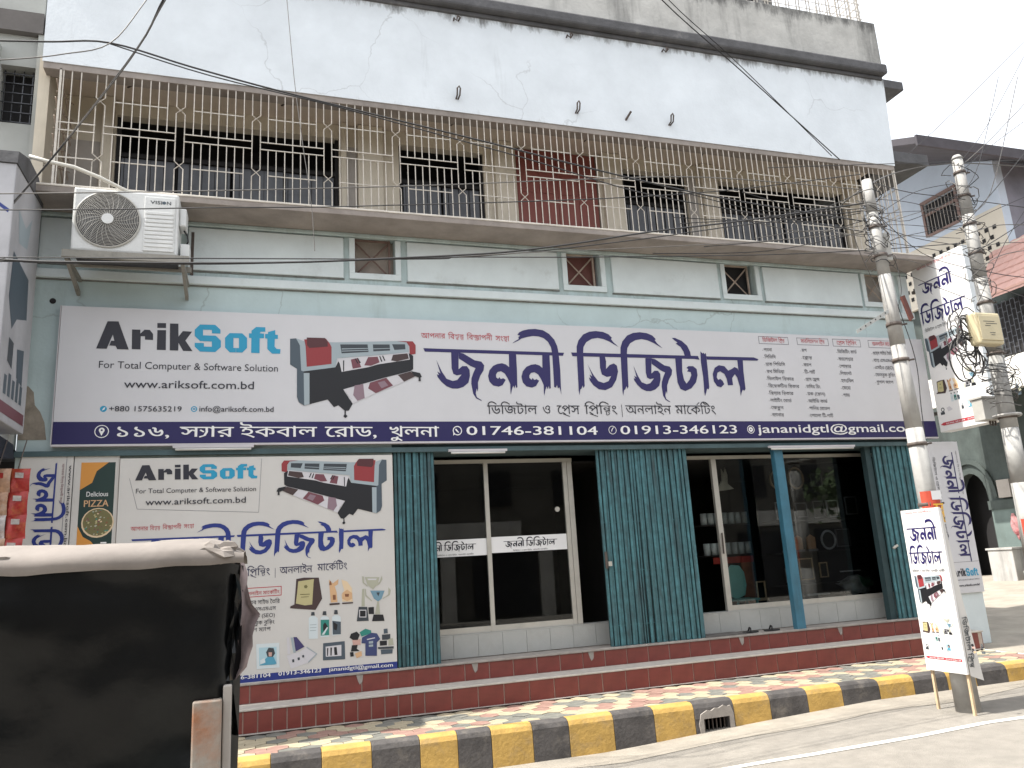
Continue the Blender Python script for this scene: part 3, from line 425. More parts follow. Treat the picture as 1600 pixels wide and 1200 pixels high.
CABLES=[(0.011,0,[(-2.45,-3.0,6.65),(-1.81,-3.0,6.74),(-1.32,-3.0,6.81),(-0.63,-3.0,6.67),(0.11,-3.0,6.54),(1.13,-3.0,6.39),(2.18,-3.0,6.24),(3.3,-3.0,6.07),(4.51,-3.0,5.91),(5.49,-3.0,5.83),(7.01,-2.77,5.88)]),(0.008,0,[(-1.34,-2.9,6.87),(-0.47,-2.9,6.67),(0.71,-2.9,6.5),(1.8,-2.9,6.31),(2.69,-2.9,6.15),(3.93,-2.9,5.9),(5.21,-2.9,5.79),(7.0,-2.77,5.74)]),(0.007,1,[(-2.4,-3.1,6.38),(-1.99,-3.1,6.47),(-1.66,-3.1,6.57),(-1.3,-3.1,6.74),(-1.03,-3.1,7.23),(-0.77,-3.1,7.77)]),(0.008,0,[(-2.6,-2.2,5.6),(-1.51,-2.2,5.72),(-0.48,-2.2,5.84),(0.58,-2.2,5.97),(1.96,-2.2,6.15),(3.5,-2.2,6.37),(5.24,-2.2,6.58),(7.11,-2.77,6.31)]),(0.008,0,[(-2.56,-2.3,5.4),(-1.48,-2.3,5.5),(-0.47,-2.3,5.61),(0.57,-2.3,5.71),(1.5,-2.3,5.82),(2.66,-2.3,5.96),(4.09,-2.3,6.15),(5.61,-2.3,6.4),(7.12,-2.77,6.52)]),(0.014,0,[(-2.49,-2.4,4.91),(-2.07,-2.4,4.91),(-1.69,-2.4,4.92),(-0.45,-2.4,4.99),(0.44,-2.4,5.06),(1.33,-2.4,5.16),(2.01,-2.4,5.24),(2.58,-2.4,5.32),(3.34,-2.4,5.47),(4.32,-2.4,5.69),(5.57,-2.4,5.93),(7.08,-2.77,6.12)]),(0.009,0,[(-2.5,-2.35,4.88),(-2.11,-2.35,4.92),(-1.7,-2.35,4.93),(-0.45,-2.35,5.0),(0.44,-2.35,5.08),(1.34,-2.35,5.17),(2.02,-2.35,5.24),(2.6,-2.35,5.32),(3.36,-2.35,5.45),(4.35,-2.35,5.64),(5.6,-2.35,5.9),(7.07,-2.77,6.02)]),(0.006,0,[(1.98,-2.5,5.18),(2.92,-2.5,5.3),(4.08,-2.5,5.43),(5.63,-2.5,5.62),(6.97,-2.77,5.7),(8.87,-2.5,5.91)]),(0.008,0,[(-2.37,-2.3,4.96),(1.48,-2.3,5.2),(2.04,-2.3,5.26),(3.37,-2.3,5.35),(5.76,-2.3,5.54),(6.97,-2.77,5.49),(9.09,-2.3,5.94)]),(0.006,0,[(-2.49,-2.4,4.95),(-2.2,-2.4,4.93),(-2.06,-2.4,4.9),(-1.69,-2.4,4.91),(-0.62,-2.4,4.97)]),(0.013,0,[(-0.71,-2.6,8.22),(-0.95,-2.6,7.66),(-1.22,-2.2,7.35),(-2.0,-1.5,6.54),(-2.58,-1.2,5.83)]),(0.009,0,[(-0.67,-2.6,8.24),(-0.93,-2.6,7.66),(-1.28,-2.2,7.21),(-2.0,-1.5,6.54),(-2.58,-1.2,5.81)]),(0.009,0,[(3.88,-3.0,9.03),(4.49,-2.9,8.44),(5.71,-2.6,7.87),(7.19,-2.4,6.93)]),(0.007,0,[(4.0,-3.0,9.05),(4.58,-2.9,8.46),(5.64,-2.6,8.0),(7.07,-2.4,6.97)]),(0.006,1,[(0.24,-0.9,9.6),(0.27,-0.9,9.22),(0.33,-0.9,8.49),(0.38,-0.9,7.95),(0.48,-0.9,7.12),(0.52,-0.9,6.83),(0.58,-0.9,6.32),(0.61,-0.9,5.81)]),(0.01,0,[(7.38,-1.9,6.41),(7.03,-2.77,6.27),(8.63,-1.9,7.16),(9.75,-1.9,7.43),(11.16,-1.9,7.53)]),(0.008,0,[(7.18,-2.77,6.44),(8.74,-1.95,6.84),(9.61,-1.95,6.83),(11.03,-1.95,6.8)]),(0.007,0,[(6.45,-1.9,7.0),(7.74,-1.9,7.18),(9.74,-1.9,7.45),(11.47,-1.9,7.68)]),(0.006,0,[(7.05,-2.77,5.89),(8.7,-1.95,6.14),(9.61,-1.95,6.08)]),(0.006,0,[(7.02,-2.77,5.76),(8.93,-1.93,6.57),(9.75,-1.93,6.8)]),(0.006,0,[(7.02,-2.77,5.63),(8.72,-1.91,6.03),(9.65,-1.91,5.95)]),(0.006,0,[(7.09,-2.77,6.02),(8.71,-1.89,6.43),(9.83,-1.89,6.98)]),(0.006,0,[(7.06,-2.77,6.19),(8.91,-1.87,6.72),(9.68,-1.87,6.52)]),(0.006,0,[(6.97,-2.77,5.46),(8.73,-1.85,5.82),(9.72,-1.85,5.59)]),(0.006,0,[(7.13,-2.77,6.12),(8.9,-1.83,5.98),(9.77,-1.83,5.79)]),(0.006,0,[(7.04,-2.77,5.84),(9.01,-1.81,6.94),(9.91,-1.81,7.18)]),(0.006,0,[(7.02,-2.77,5.42),(8.53,-1.79,6.19),(9.82,-1.79,6.5)]),(0.006,0,[(7.04,-2.77,5.76),(8.45,-1.77,5.74),(9.74,-1.77,5.33)]),(0.006,0,[(7.06,-2.77,5.95),(8.95,-1.75,6.66),(9.9,-1.75,6.75)]),(0.006,0,[(7.06,-2.77,5.83),(8.93,-1.73,6.45),(9.89,-1.73,6.44)]),(0.007,0,[(7.05,-2.77,5.89),(6.71,-2.0,5.97),(5.25,-2.0,5.74)]),(0.007,0,[(7.02,-2.77,5.82),(6.71,-2.02,6.05),(5.85,-2.02,6.16)]),(0.007,0,[(7.03,-2.77,5.99),(6.62,-2.04,6.16),(4.82,-2.04,6.08)]),(0.007,0,[(7.02,-2.77,5.74),(6.14,-2.06,5.72),(4.49,-2.06,5.57)]),(0.007,0,[(7.08,-2.77,6.12),(6.82,-2.08,6.36),(5.86,-2.08,6.5)]),(0.007,0,[(7.01,-2.77,5.67),(6.85,-2.1,6.04),(5.94,-2.1,5.86)]),(0.007,0,[(7.1,-2.77,6.28),(6.67,-2.12,6.24),(4.85,-2.12,5.96)]),(0.007,0,[(7.07,-2.77,6.05),(6.16,-2.14,6.23),(4.89,-2.14,6.39)]),(0.006,0,[(9.74,-1.95,7.37),(10.47,-1.95,8.07),(11.95,-1.95,9.89)]),(0.008,0,[(9.75,-1.97,7.32),(10.54,-1.97,7.91),(12.08,-1.97,9.18)]),(0.006,0,[(9.73,-1.99,7.23),(10.32,-1.99,7.66),(11.25,-1.99,8.26)]),(0.008,0,[(9.6,-2.01,6.4),(10.4,-2.01,7.08),(11.42,-2.01,7.99)]),(0.006,0,[(9.59,-2.03,6.37),(10.14,-2.03,6.63),(11.13,-2.03,7.04)]),(0.008,0,[(9.55,-2.05,6.52),(10.17,-2.05,6.93),(11.25,-2.05,9.0)]),(0.006,0,[(8.74,-2.07,7.38),(9.74,-2.07,8.17),(11.9,-2.07,9.97)]),(0.008,0,[(9.47,-2.09,5.87),(10.08,-2.09,6.18),(10.94,-2.09,6.63)]),(0.006,0,[(9.46,-2.11,5.93),(10.03,-2.11,6.09),(10.78,-2.11,6.15)]),(0.008,0,[(9.41,-2.13,5.56),(9.96,-2.13,5.88),(10.73,-2.13,6.05)]),(0.006,0,[(9.42,-2.15,5.46),(9.86,-2.15,5.37),(10.48,-2.15,5.23)]),(0.008,0,[(9.38,-2.17,5.64),(9.95,-2.17,5.58),(10.54,-2.17,5.56)]),(0.006,0,[(9.35,-2.19,5.16),(10.05,-2.19,6.06),(10.9,-2.19,6.93)]),(0.008,0,[(9.37,-2.21,6.14),(9.98,-2.21,6.32),(10.73,-2.21,6.38)]),(0.006,0,[(9.42,-2.23,6.77),(9.83,-2.23,7.26),(10.59,-2.23,8.78)]),(0.008,0,[(7.06,-2.77,5.93),(8.15,-1.9,5.67),(8.22,-1.9,5.21),(8.37,-1.9,4.4),(8.32,-1.9,3.7),(8.28,-1.9,3.02),(8.27,-1.9,2.44)]),(0.006,0,[(7.06,-2.77,5.84),(8.32,-1.88,5.87),(8.36,-1.88,5.36),(8.14,-1.88,5.03),(8.08,-1.88,5.48),(7.09,-2.77,5.59)]),(0.007,0,[(6.96,-2.77,5.92),(6.86,-2.77,5.66),(7.88,-1.88,5.56),(8.07,-1.88,5.21)])]

# ---------------------------------------------------------------- ground, road, lane, pavement
KY = -1.70
def interp(x, T):
    for (a_, fa), (b_, fb) in zip(T, T[1:]):
        if x <= b_: return fa + (fb - fa) * max(0, (x - a_)) / (b_ - a_)
    return T[-1][1]
def road_z(x, y):   # the carriageway silts up towards the lane mouth
    return interp(x, [(-9, 0), (-5, .05), (3.6, .05), (5.2, .13), (7, .20), (20, .20), (40, 0)]) * interp(y, [(-9.5, 0), (-4.5, 1), (0, 1)])
mb = MB(); gx_ = [-10 + .5 * i for i in range(101)]; gy_ = [-10 + .42 * i for i in range(21)]
mb.v = [(x, y, road_z(x, y)) for y in gy_ for x in gx_]
mb.f = [(j * 101 + i, j * 101 + i + 1, (j + 1) * 101 + i + 1, (j + 1) * 101 + i) for j in range(20) for i in range(100)]
mb.add([(-150, -150, 0), (150, -150, 0), (150, -10, 0), (-150, -10, 0)], [(0, 1, 2, 3)]); mb.add([(-150, -10, 0), (-10, -10, 0), (-10, 150, 0), (-150, 150, 0)], [(0, 1, 2, 3)]); mb.add([(40, -10, 0), (150, -10, 0), (150, 150, 0), (40, 150, 0)], [(0, 1, 2, 3)])
struct('road', mb, m_road)
mb = MB()
def yl(x): return interp(x, [(-9, -2.3), (0, -2.72), (4.34, -3.03), (5.1, -3.16), (6.2, -3.26), (7.5, -3.30), (20, -3.6)])
for i in range(46):
    xa = -3 + i * .4; xb = xa + .4; e = lambda x, k: .008 * noise.noise(Vector((x * 6, k, 0)))
    P_ = [(xa, yl(xa) - .045 + e(xa, 1)), (xb, yl(xb) - .045 + e(xb, 1)), (xb, yl(xb) + .045 + e(xb, 5)), (xa, yl(xa) + .045 + e(xa, 5))]
    mb.add([(x, y, road_z(x, y) + .005) for x, y in P_], [(0, 1, 2, 3)])
struct('road_line', mb, m_line)
# dusty gutter strip at the kerb foot
mb = MB(); xs = [-4 + .5 * i for i in range(45)]
top = [(x, KY + .03) for x in xs]; bot = [(x, KY - .5 - .3 * noise.noise(Vector((x * .6, 3, 0))) - .05 * noise.noise(Vector((x * 2.3, 7, 0)))) for x in xs]
for i in range(len(xs) - 1): mb.add([(x, y, road_z(x, y) + .004) for x, y in (bot[i], bot[i + 1], top[i + 1], top[i])], [(0, 1, 2, 3)])
struct('gutter_dust', mb, m_dust)
# side lane rising behind the pavement
def lane_z(x, y):
    t = max(0, min(1, (x - 11) / 9)); s = max(0, min(1, (y + .4) / 8)); return .405 + .55 * max(t * .9, s * .7) + .015 * noise.noise(Vector((x * .7, y * .7, 0)))
mb = MB(); nx, ny = 46, 40
for j in range(ny + 1):
    for i in range(nx + 1):
        x = 10.2 + i * .7; y = -1.60 + j * .8 if j else -1.60
        mb.v.append((x, y, lane_z(x, y)))
for j in range(ny):
    for i in range(nx): k = j * (nx + 1) + i; mb.f.append((k, k + 1, k + nx + 2, k + nx + 1))
mb.smooth = True
lane = struct('lane', mb, m_sand)
pav = obj('pavement', MB().box(-4, 10.19, -1.6, 3.5, .0, .395).mesh('pavement', m_pavbase), None); pav['kind'] = 'structure'
# hexagonal pavers, coloured in flower clusters
hexa = {}
HR = .118
for c in 'yrg':
    m = MB(); P = [((HR - .004) * math.cos(R(60 * i + 30)), (HR - .004) * math.sin(R(60 * i + 30))) for i in range(6)]
    m.prism(P, 'z', 0, .025); hexa[c] = m.mesh('paver', m_pav[c])
dx = HR * math.sqrt(3); dyy = HR * 1.5
rows = list(range(int(1.06 / dyy) + 1)); cnt = 0; far = MB()
pieces = []
for r_ in range(7):
    y = -1.53 + r_ * dyy
    if y > -.5: break
    for i in range(int(13.6 / dx)):
        x = -.7 + i * dx + (dx / 2 if r_ % 2 else 0)
        if x > 10.1: continue
        q = (i - (r_ // 2)) ; a = (q + r_ * 2) % 7
        g = ((i // 3) + (r_ // 2)) % 3; c = 'y' if a in (0, 1, 3) else ('r' if (i // 5 + r_ // 3) % 2 == 0 else 'g')
        if random.random() < .08: c = random.choice('yrg')
        pieces.append((x, y, c))
pieces.sort(key=lambda p: abs(p[0] - 5.0))
for k, (x, y, c) in enumerate(pieces):
    z = .396 + random.uniform(-.004, .003)
    if k < 296:
        o = obj('paver', hexa[c], pav, (x, y, z)); o.rotation_euler = (random.uniform(-.012, .012), random.uniform(-.012, .012), 0)
    else: far.prism([(x + (HR - .004) * math.cos(R(60 * i + 30)), y + (HR - .004) * math.sin(R(60 * i + 30))) for i in range(6)], 'z', z, z + .025)
part('outer_pavers', far, m_pav['y'], pav, stuff=True)
# mortar skirt between pavers and step
mb = MB(); X0 = -4
for i in range(60):
    xa = X0 + i * .24; f = lambda x: -.50 - .035 * noise.noise(Vector((x * 3, 1, 0))) - .03 * noise.noise(Vector((x * 9, 4, 0)))
    if xa > 10.1: break
    mb.add([(xa, f(xa), .424), (xa + .24, f(xa + .24), .424), (xa + .24, -.44, .432), (xa, -.44, .432)], [(0, 1, 2, 3)])
part('mortar_skirt', mb, m_grout, pav)
# kerb
B = [-3.9, -3.4, -2.9, -2.35, -1.85, -1.35, -.85, -.33, .15, .61, 1.08, 1.55, 1.93, 2.28, 2.72, 3.12, 3.63, 4.11, 4.60, 5.10, 5.58, 6.09, 6.58, 7.12, 7.64, 8.16, 8.62, 9.14, 9.62, 10.1, 10.6, 11.1, 11.6, 12.1, 12.6, 13.1, 13.6, 14.1, 14.6, 15.1]
kerb = obj('kerb', None, None); kerb['kind'] = 'structure'
def kprof(z0=0.0): return [(KY - .03, z0), (KY - .015, .36), (KY + .005, .405), (KY + .045, .425), (KY + .14, .424), (KY + .14, z0)]
for i in range(len(B) - 1):
    xa, xb = B[i] + .002, B[i + 1] - .002; yel = (i % 2 == 1); m_ = m_kyel if yel else m_kblk
    mb = MB()
    if abs(B[i] - 4.60) < .01:
        mb.prism(kprof(.25), 'x', xa, xb); P = [(KY - .03, 0), (KY - .02, .25), (KY + .14, .25), (KY + .14, 0)]
        mb.prism(P, 'x', xa, 4.70); mb.prism(P, 'x', 5.03, xb)
    else: mb.prism(kprof(), 'x', xa, xb)
    o = part('kerb_block', mb, m_, kerb, bevel=.006)
g = MB().box(4.70, 5.03, KY + .1, KY + .12, 0, .25); part('drain_opening', g, m_dark, kerb)
g = MB()
for i in range(6): g.box(4.735 + i * .05, 4.745 + i * .05, KY + .02, KY + .035, .0, .25)
part('drain_grating', g, m_clamp, kerb, stuff=True)
part('cement_patch', MB().prism([(4.655, .08), (4.70, .10), (4.70, .25), (5.03, .25), (5.03, .10), (5.085, .12), (5.08, .28), (5.05, .36), (5.01, .352), (4.96, .37), (4.9, .345), (4.85, .35), (4.80, .325), (4.75, .335), (4.67, .30), (4.64, .2)], 'y', KY - .037, KY - .02), m_grout, kerb)

m_dirt_shade = mat('joint_grime_and_shade', (.20, .205, .19), .95, .4, 8)  # joint dirt together with painted shadow lines of panels and string course
# ---------------------------------------------------------------- shop building
bld = thing('shop_building', 'pale blue two storey shop building with balcony grille, wide signboard and turquoise folding gates', 'building', (4, 0, 0))
XL, XR = -2.57, 10.45
vents = [(1.19, 1.73), (4.23, 4.76), (6.88, 7.43), (9.56, 10.1)]
mb = MB(); mb.box(XL, XR, 0, .22, 3.62, 5.91); mb.box(XL, XR, 0, .22, 6.44, 6.462)
xs = [XL] + [v for p in vents for v in p] + [XR]
for i in range(0, len(xs), 2): mb.box(xs[i], xs[i + 1], 0, .22, 5.91, 6.44)
mb.box(XL, 1.62, 0, .22, .42, 3.62)
mb.box(XL, XL + .2, .22, 5, .42, 6.46)
part('front_wall', mb, m_teal_wall, bld)
part('side_wall', MB().box(XR - .2, XR, .22, 5, .42, 6.46), m_teal_wall, bld)
mb = MB(); mb.box(XL, XR, -.055, -.0, 5.63, 5.74); part('string_course', mb, m_panel, bld, bevel=.008)
part('dirt_shade_line', MB().box(XL, XR, -.012, 0, 5.612, 5.63), m_dirt_shade, bld, stuff=True)
part('wall_moulding', MB().box(XL, XR, -.05, 0, 6.41, 6.462), m_teal_wall, bld, bevel=.012)
for a, b in ((-2.5, -.95), (-.87, 1.04), (1.89, 4.08), (4.94, 6.74), (7.57, 9.43)):
    pnl = part('wall_panel', MB().box(a, b, -.035, 0, 5.825, 6.39), m_panel, bld, bevel=.008)
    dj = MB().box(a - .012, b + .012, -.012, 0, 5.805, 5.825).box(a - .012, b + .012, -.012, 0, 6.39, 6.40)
    part('dirt_shade_line', dj, m_dirt_shade, pnl, stuff=True)
part('wall_panel', MB().box(10.25, 10.44, -.022, 0, 5.68, 6.395), m_panel, bld)
for k, (a, b) in enumerate(vents):
    v = part('vent', MB().box(a - .01, b + .01, .17, .19, 5.9, 6.45), (m_ventback, m_ventred, m_dark, m_taupe)[k], bld)
    f = MB(); f.box(a - .075, b + .075, -.03, 0, 5.825, 5.91); f.box(a - .075, a, -.03, 0, 5.91, 6.40); f.box(b, b + .075, -.03, 0, 5.91, 6.40)
    part('vent_surround', f, m_panel, v, bevel=.006)
    s = MB(); y = .1; c = (a + b) / 2
    for p, q in (((a + .01, 5.92), (b - .07, 6.40)), ((b - .07, 5.92), (a + .01, 6.40))): s.tube([(p[0], y, p[1]), (q[0], y + .006, q[1])], .012, 4)
    s.box(a, b - .06, y - .012, y + .012, 5.91, 5.935); s.box(a, a + .022, y - .012, y + .012, 5.935, 6.44); s.box(b - .075, b - .05, y - .012, y + .012, 5.935, 6.44); s.box(a + .022, b - .075, y - .012, y + .012, 6.41, 6.435)
    part('vent_grille', s, (m_brown, m_oldbar, m_oldbar, m_oldbar)[k], v)
# balcony slab
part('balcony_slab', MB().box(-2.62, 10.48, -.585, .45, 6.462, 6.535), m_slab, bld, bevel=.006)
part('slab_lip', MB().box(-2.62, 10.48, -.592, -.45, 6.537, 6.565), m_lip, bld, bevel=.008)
# upper storey back wall
ops = [(-1.84, 1.04, 8.13), (1.90, 3.19, 8.14), (3.71, 5.09, 8.34), (5.51, 6.67, 8.14), (7.28, 9.83, 8.10)]
mb = MB(); x = XL
for a, b, h in ops:
    mb.box(x, a, .45, .6, 6.537, 8.34); mb.box(a, b, .45, .6, h, 8.345); x = b
mb.box(x, 10.2, .45, .6, 6.537, 8.34)
mb.box(XL, XL + .12, -.35, .45, 6.537, 8.34)
part('veranda_wall', mb, m_cream, bld)
mb = MB()
for a, b in ((-2.0, -1.86), (1.06, 1.14), (1.3, 1.66), (3.35, 3.66), (5.14, 5.46), (6.93, 7.23), (9.88, 10.15)): mb.box(a, b, .36, .45, 6.537, 8.34)
part('veranda_pilasters', mb, m_cream, bld, bevel=.01)['kind'] = 'stuff'
part('veranda_shade_strips', MB().box(-2.42, -2.01, .43, .45, 6.54, 7.7).box(6.68, 6.85, .43, .45, 6.54, 8.1).box(1.15, 1.29, .43, .45, 6.54, 8.0), m_taupe, bld, stuff=True)  # darker strips beside the pilasters, shade put into the colour
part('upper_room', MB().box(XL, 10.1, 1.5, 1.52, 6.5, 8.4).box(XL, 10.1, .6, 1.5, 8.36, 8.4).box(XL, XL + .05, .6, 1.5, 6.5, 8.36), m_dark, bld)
for k, (a, b, h) in enumerate(ops):
    if k == 2:
        d = part('red_door', MB().box(a + .02, (a + b) / 2 - .003, .5, .54, 6.54, h - .02).box((a + b) / 2 + .003, b - .02, .5, .54, 6.54, h - .02), m_reddoor, bld)
        f = MB()
        for cx in (a + .08, (a + b) / 2 - .3, (a + b) / 2 + .06, b - .34):
            f.box(cx, cx + .26, .49, .5, 6.8, 7.5); f.box(cx, cx + .26, .49, .5, 7.6, 8.15)
        part('door_panel', f, m_reddoor, d, stuff=True)
        continue
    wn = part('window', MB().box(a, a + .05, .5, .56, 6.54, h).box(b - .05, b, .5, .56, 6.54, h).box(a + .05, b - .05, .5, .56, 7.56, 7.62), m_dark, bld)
    n = max(2, round((b - a) / .7))
    for i in range(n):
        xa = a + .05 + (b - a - .1) * i / n; xb = a + .05 + (b - a - .1) * (i + 1) / n
        part('window_pane', MB().box(xa + .02, xb - .02, .52 + .01 * (i % 2), .525 + .01 * (i % 2), 6.56, 7.55), m_pane, wn)
    g = MB()
    for i in range(int((b - a) / .16)): g.box(a + .1 + i * .16, a + .108 + i * .16, .515, .523, 6.56, 7.55)
    part('inner_bars', g, m_dark, wn, stuff=True)
# soffit, beam, upper wall
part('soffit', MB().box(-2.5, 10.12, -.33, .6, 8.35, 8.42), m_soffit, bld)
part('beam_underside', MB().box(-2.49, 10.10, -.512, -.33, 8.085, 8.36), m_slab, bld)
mb = MB(); mb.prism([(-2.5, 8.165), (10.11, 8.165), (10.2, 9.80), (-2.5, 9.70)], 'y', -.525, -.515)
mb.prism([(-2.5, 8.365), (10.12, 8.365), (10.2, 9.80), (-2.5, 9.70)], 'y', -.515, -.3)
part('upper_wall', mb, m_white_wall, bld)
part('upper_side_wall', MB().box(10.0, 10.19, -.29, 2.6, 8.42, 9.78).box(10.0, 10.19, .6, 2.6, 6.54, 8.42), m_white_wall, bld)
part('upper_side_wall', MB().box(XL + .01, XL + .1, -.29, 2.6, 8.42, 9.3), m_white_wall, bld)
part('upper_roof', MB().box(-2.5, 10.18, -.29, 2.6, 9.36, 9.46).box(XL, XR, .22, 5, 6.40, 6.461), m_blackened, bld)
def sl_box(x0, x1, y0, y1, z0, z1, k=.008, xr=10.2):   # box whose top and bottom drop towards the left
    f = lambda x, z: z + k * (x - xr)
    return MB().add([(x0, y0, f(x0, z0)), (x1, y0, f(x1, z0)), (x1, y1, f(x1, z0)), (x0, y1, f(x0, z0)), (x0, y0, f(x0, z1)), (x1, y0, f(x1, z1)), (x1, y1, f(x1, z1)), (x0, y1, f(x0, z1))], [(0, 3, 2, 1), (4, 5, 6, 7), (0, 1, 5, 4), (1, 2, 6, 5), (2, 3, 7, 6), (3, 0, 4, 7)])
part('ledge', sl_box(-2.7, 10.2, -.66, -.3, 9.85, 10.03), m_blackened, bld, bevel=.03)
part('ledge_fillet', sl_box(-2.6, 10.16, -.56, -.3, 9.78, 9.849), m_blackened, bld, bevel=.02)
part('parapet', sl_box(-2.6, 10.35, -.42, -.28, 10.032, 11.04).box(10.2, 10.35, -.28, 2.6, 10.0, 11.0), m_parapet, bld, bevel=.015)
part('side_slab', MB().box(10.2, 10.99, -.2, 2.0, 9.93, 10.1), m_blackened, bld, bevel=.015)
part('side_sunshade', MB().box(10.2, 10.95, -.45, 3.0, 8.3, 8.5), m_blackened, bld, bevel=.015)
part('side_block', MB().box(10.2, 10.75, .3, 2.6, 8.5, 9.1), m_concrete, bld)
# roof terrace room and grille
part('terrace_wall', MB().box(-2.5, 9.35, .9, 1.0, 9.46, 13.4).box(9.25, 9.35, 1.0, 2.6, 9.46, 13.4), m_parapet, bld)['kind'] = 'stuff'
for xa in (-1.6, 1.2, 4.0, 5.7, 7.4): part('terrace_opening', MB().box(xa, xa + 1.55, .88, .90, 10.9, 12.6), m_dark, bld)
tg = part('terrace_rail', MB().box(7.2, 10.15, -.36, -.345, 11.02, 11.05), m_bar, bld)
for i in range(14):
    for s in (0, .06): obj('upright', MB().box(-.007, .007, -.007, .007, 0, 1.2).mesh('upright', m_bar) if (i == 0 and s == 0) else obj_last.data, tg, (7.25 + i * .215 + s, -.36, 11.03)); obj_last = bpy.data.objects[[k for k in ORG][-1]]
for j in range(6): part('crossbar', MB().box(7.2, 10.15, -.372, -.366, 11.12 + j * .15, 11.132 + j * .15), m_bar, tg)
for j in range(6):
    part('side_crossbar', MB().box(10.14, 10.152, -.35, .7, 11.12 + j * .15, 11.132 + j * .15), m_bar, tg)
for j in range(7): part('side_upright', MB().box(10.14, 10.152, -.3 + j * .16, -.29 + j * .16, 11.03, 12.2), m_bar, tg)
# balcony grille
gr = part('balcony_grille', MB().box(-2.3, 10.09, -.506, -.494, 6.567, 6.582), m_bar, bld)
GY = -.50; ZB, ZT = 6.57, 8.10
def barmesh(z0, z1): return MB().box(-.0055, .0055, -.0055, .0055, z0 - ZB, z1 - ZB).mesh('bar', m_bar)
bm_full, bm_up, bm_lo = barmesh(ZB, ZT), barmesh(7.395, ZT), barmesh(ZB, 7.305)
cx_ = MB(); cx2 = MB()
pl = lambda s: [(s * .05, 0, ZT - ZB), (s * .05, 0, 7.775 - ZB), (-s * .05, 0, 7.68 - ZB), (-s * .05, 0, 7.03 - ZB), (s * .05, 0, 6.93 - ZB), (s * .05, 0, 0)]
cma = cx_.tube(pl(1), .0068, 4).mesh('bar', m_bar); cmb = cx2.tube([(x, .012, z) for x, _, z in pl(-1)], .0068, 4).mesh('bar', m_bar)
rail = lambda w_: MB().box(-w_ / 2, w_ / 2, -.0055, .0055, -.0055, .0055).mesh('bar', m_bar)
r_long, r_short = rail(.79), rail(.60)
k = 0; x = -1.86
while x < 10.0:
    j = random.uniform(-.004, .004)
    obj('bar', cma, gr, (x + j, GY, ZB)); obj('bar', cmb, gr, (x + j, GY, ZB))
    c = x + .445
    if c < 9.95:
        for zz in (7.40, 7.30): obj('bar', r_long, gr, (c, GY - .004, zz))
        for zz in (7.74, 6.95): obj('bar', r_short, gr, (c, GY + .01, zz))
    for i in range(7):
        bx = c + (i - 3) * .0985 + random.uniform(-.004, .004)
        if bx > 10.07: continue
        if i == 3: obj('bar', bm_full, gr, (bx, GY, ZB))
        else: obj('bar', bm_up, gr, (bx, GY, ZB)); obj('bar', bm_lo, gr, (bx, GY, ZB))
    x += .8895
for bx in (-2.27, -2.18, -2.08): obj('bar', bm_full, gr, (bx, GY, ZB))
for zz in (7.40, 7.30, 6.95): obj('bar', MB().box(-.2, .2, -.0065, .0065, -.0065, .0065).mesh('bar', m_bar), gr, (-2.1, GY, zz))
obj('bar', MB().box(-.012, .012, -.012, .012, 0, 1.53).mesh('bar', m_bar), gr, (-2.30, GY, ZB)); obj('bar', MB().box(-.012, .012, -.012, .012, 0, 1.53).mesh('bar', m_bar), gr, (10.08, GY, ZB))
for i in range(7): obj('bar', bm_full, gr, (10.08, GY + .13 * (i + 1), ZB))
for zz in (6.95, 7.3, 7.4, 7.74): obj('bar', MB().box(-.006, .006, 0, .94, -.0065, .0065).mesh('bar', m_bar), gr, (10.08, GY, zz))
for i in range(6):
    z = 6.6 + i * .24; obj('bar', MB().tube([(0, 0, 0), (0, .85, .35)], .009, 4).mesh('bar', m_oldbar), gr, (-2.33, GY, z)); obj('bar', MB().tube([(0, 0, .4), (0, .85, 0)], .009, 4).mesh('bar', m_oldbar), gr, (-2.34, GY, z))
# short dark rods that hang behind the beam, one per bar
mb = MB()
for i in range(int(12.3 / .099)): mb.box(-2.25 + i * .0988, -2.243 + i * .0988, -.325, -.318, 8.10, 8.35)
part('dark_rods', mb, m_oldbar, gr, stuff=True)
# ceiling hooks
for xx in (-1.6, .25, 1.6, 2.55, 4.6, 5.6, 6.6, 8.0): part('ceiling_hook', MB().tube([(xx, -.2, 8.35), (xx, -.2, 8.22), (xx + .02, -.22, 8.16), (xx - .02, -.24, 8.12)], .012, 5), m_clamp, bld)
# iron loops let into the upper wall
for xx, zz in ((2.56, 8.36), (4.35, 8.38), (5.88, 8.38)):
    P = [(xx - .01, -.51, zz), (xx - .012, -.60, zz + .02), (xx - .012, -.62, zz + .11), (xx + .012, -.63, zz + .14), (xx + .03, -.62, zz + .11), (xx + .024, -.60, zz + .02), (xx + .015, -.51, zz)]
    part('iron_loop', MB().tube(P, .012, 5), m_clamp, bld)
part('iron_stub', MB().tube([(5.14, -.5, 8.36), (5.2, -.62, 8.47)], .017, 6), m_clamp, bld)
for xx, zz in ((2.60, 9.62), (4.33, 9.64), (5.93, 9.66)):
    part('iron_loop', MB().tube([(xx - .03, -.51, zz), (xx - .04, -.58, zz), (xx - .01, -.6, zz - .05), (xx + .01, -.6, zz + .03), (xx + .05, -.58, zz + .02), (xx + .03, -.51, zz)], .013, 5), m_clamp, bld)
part('wall_hole', MB().disc((-2.32, -.004, 5.35), .035, 14, .01), m_dark, bld)
part('bare_plaster_patch', MB().prism([(-2.565, 4.3), (-2.5, 4.32), (-2.44, 4.25), (-2.42, 4.1), (-2.36, 4.02), (-2.31, 3.9), (-2.28, 3.7), (-2.56, 3.7)], 'y', -.006, .0), mat('bare_plaster', (.30, .26, .21), .95, .35, 7), bld)

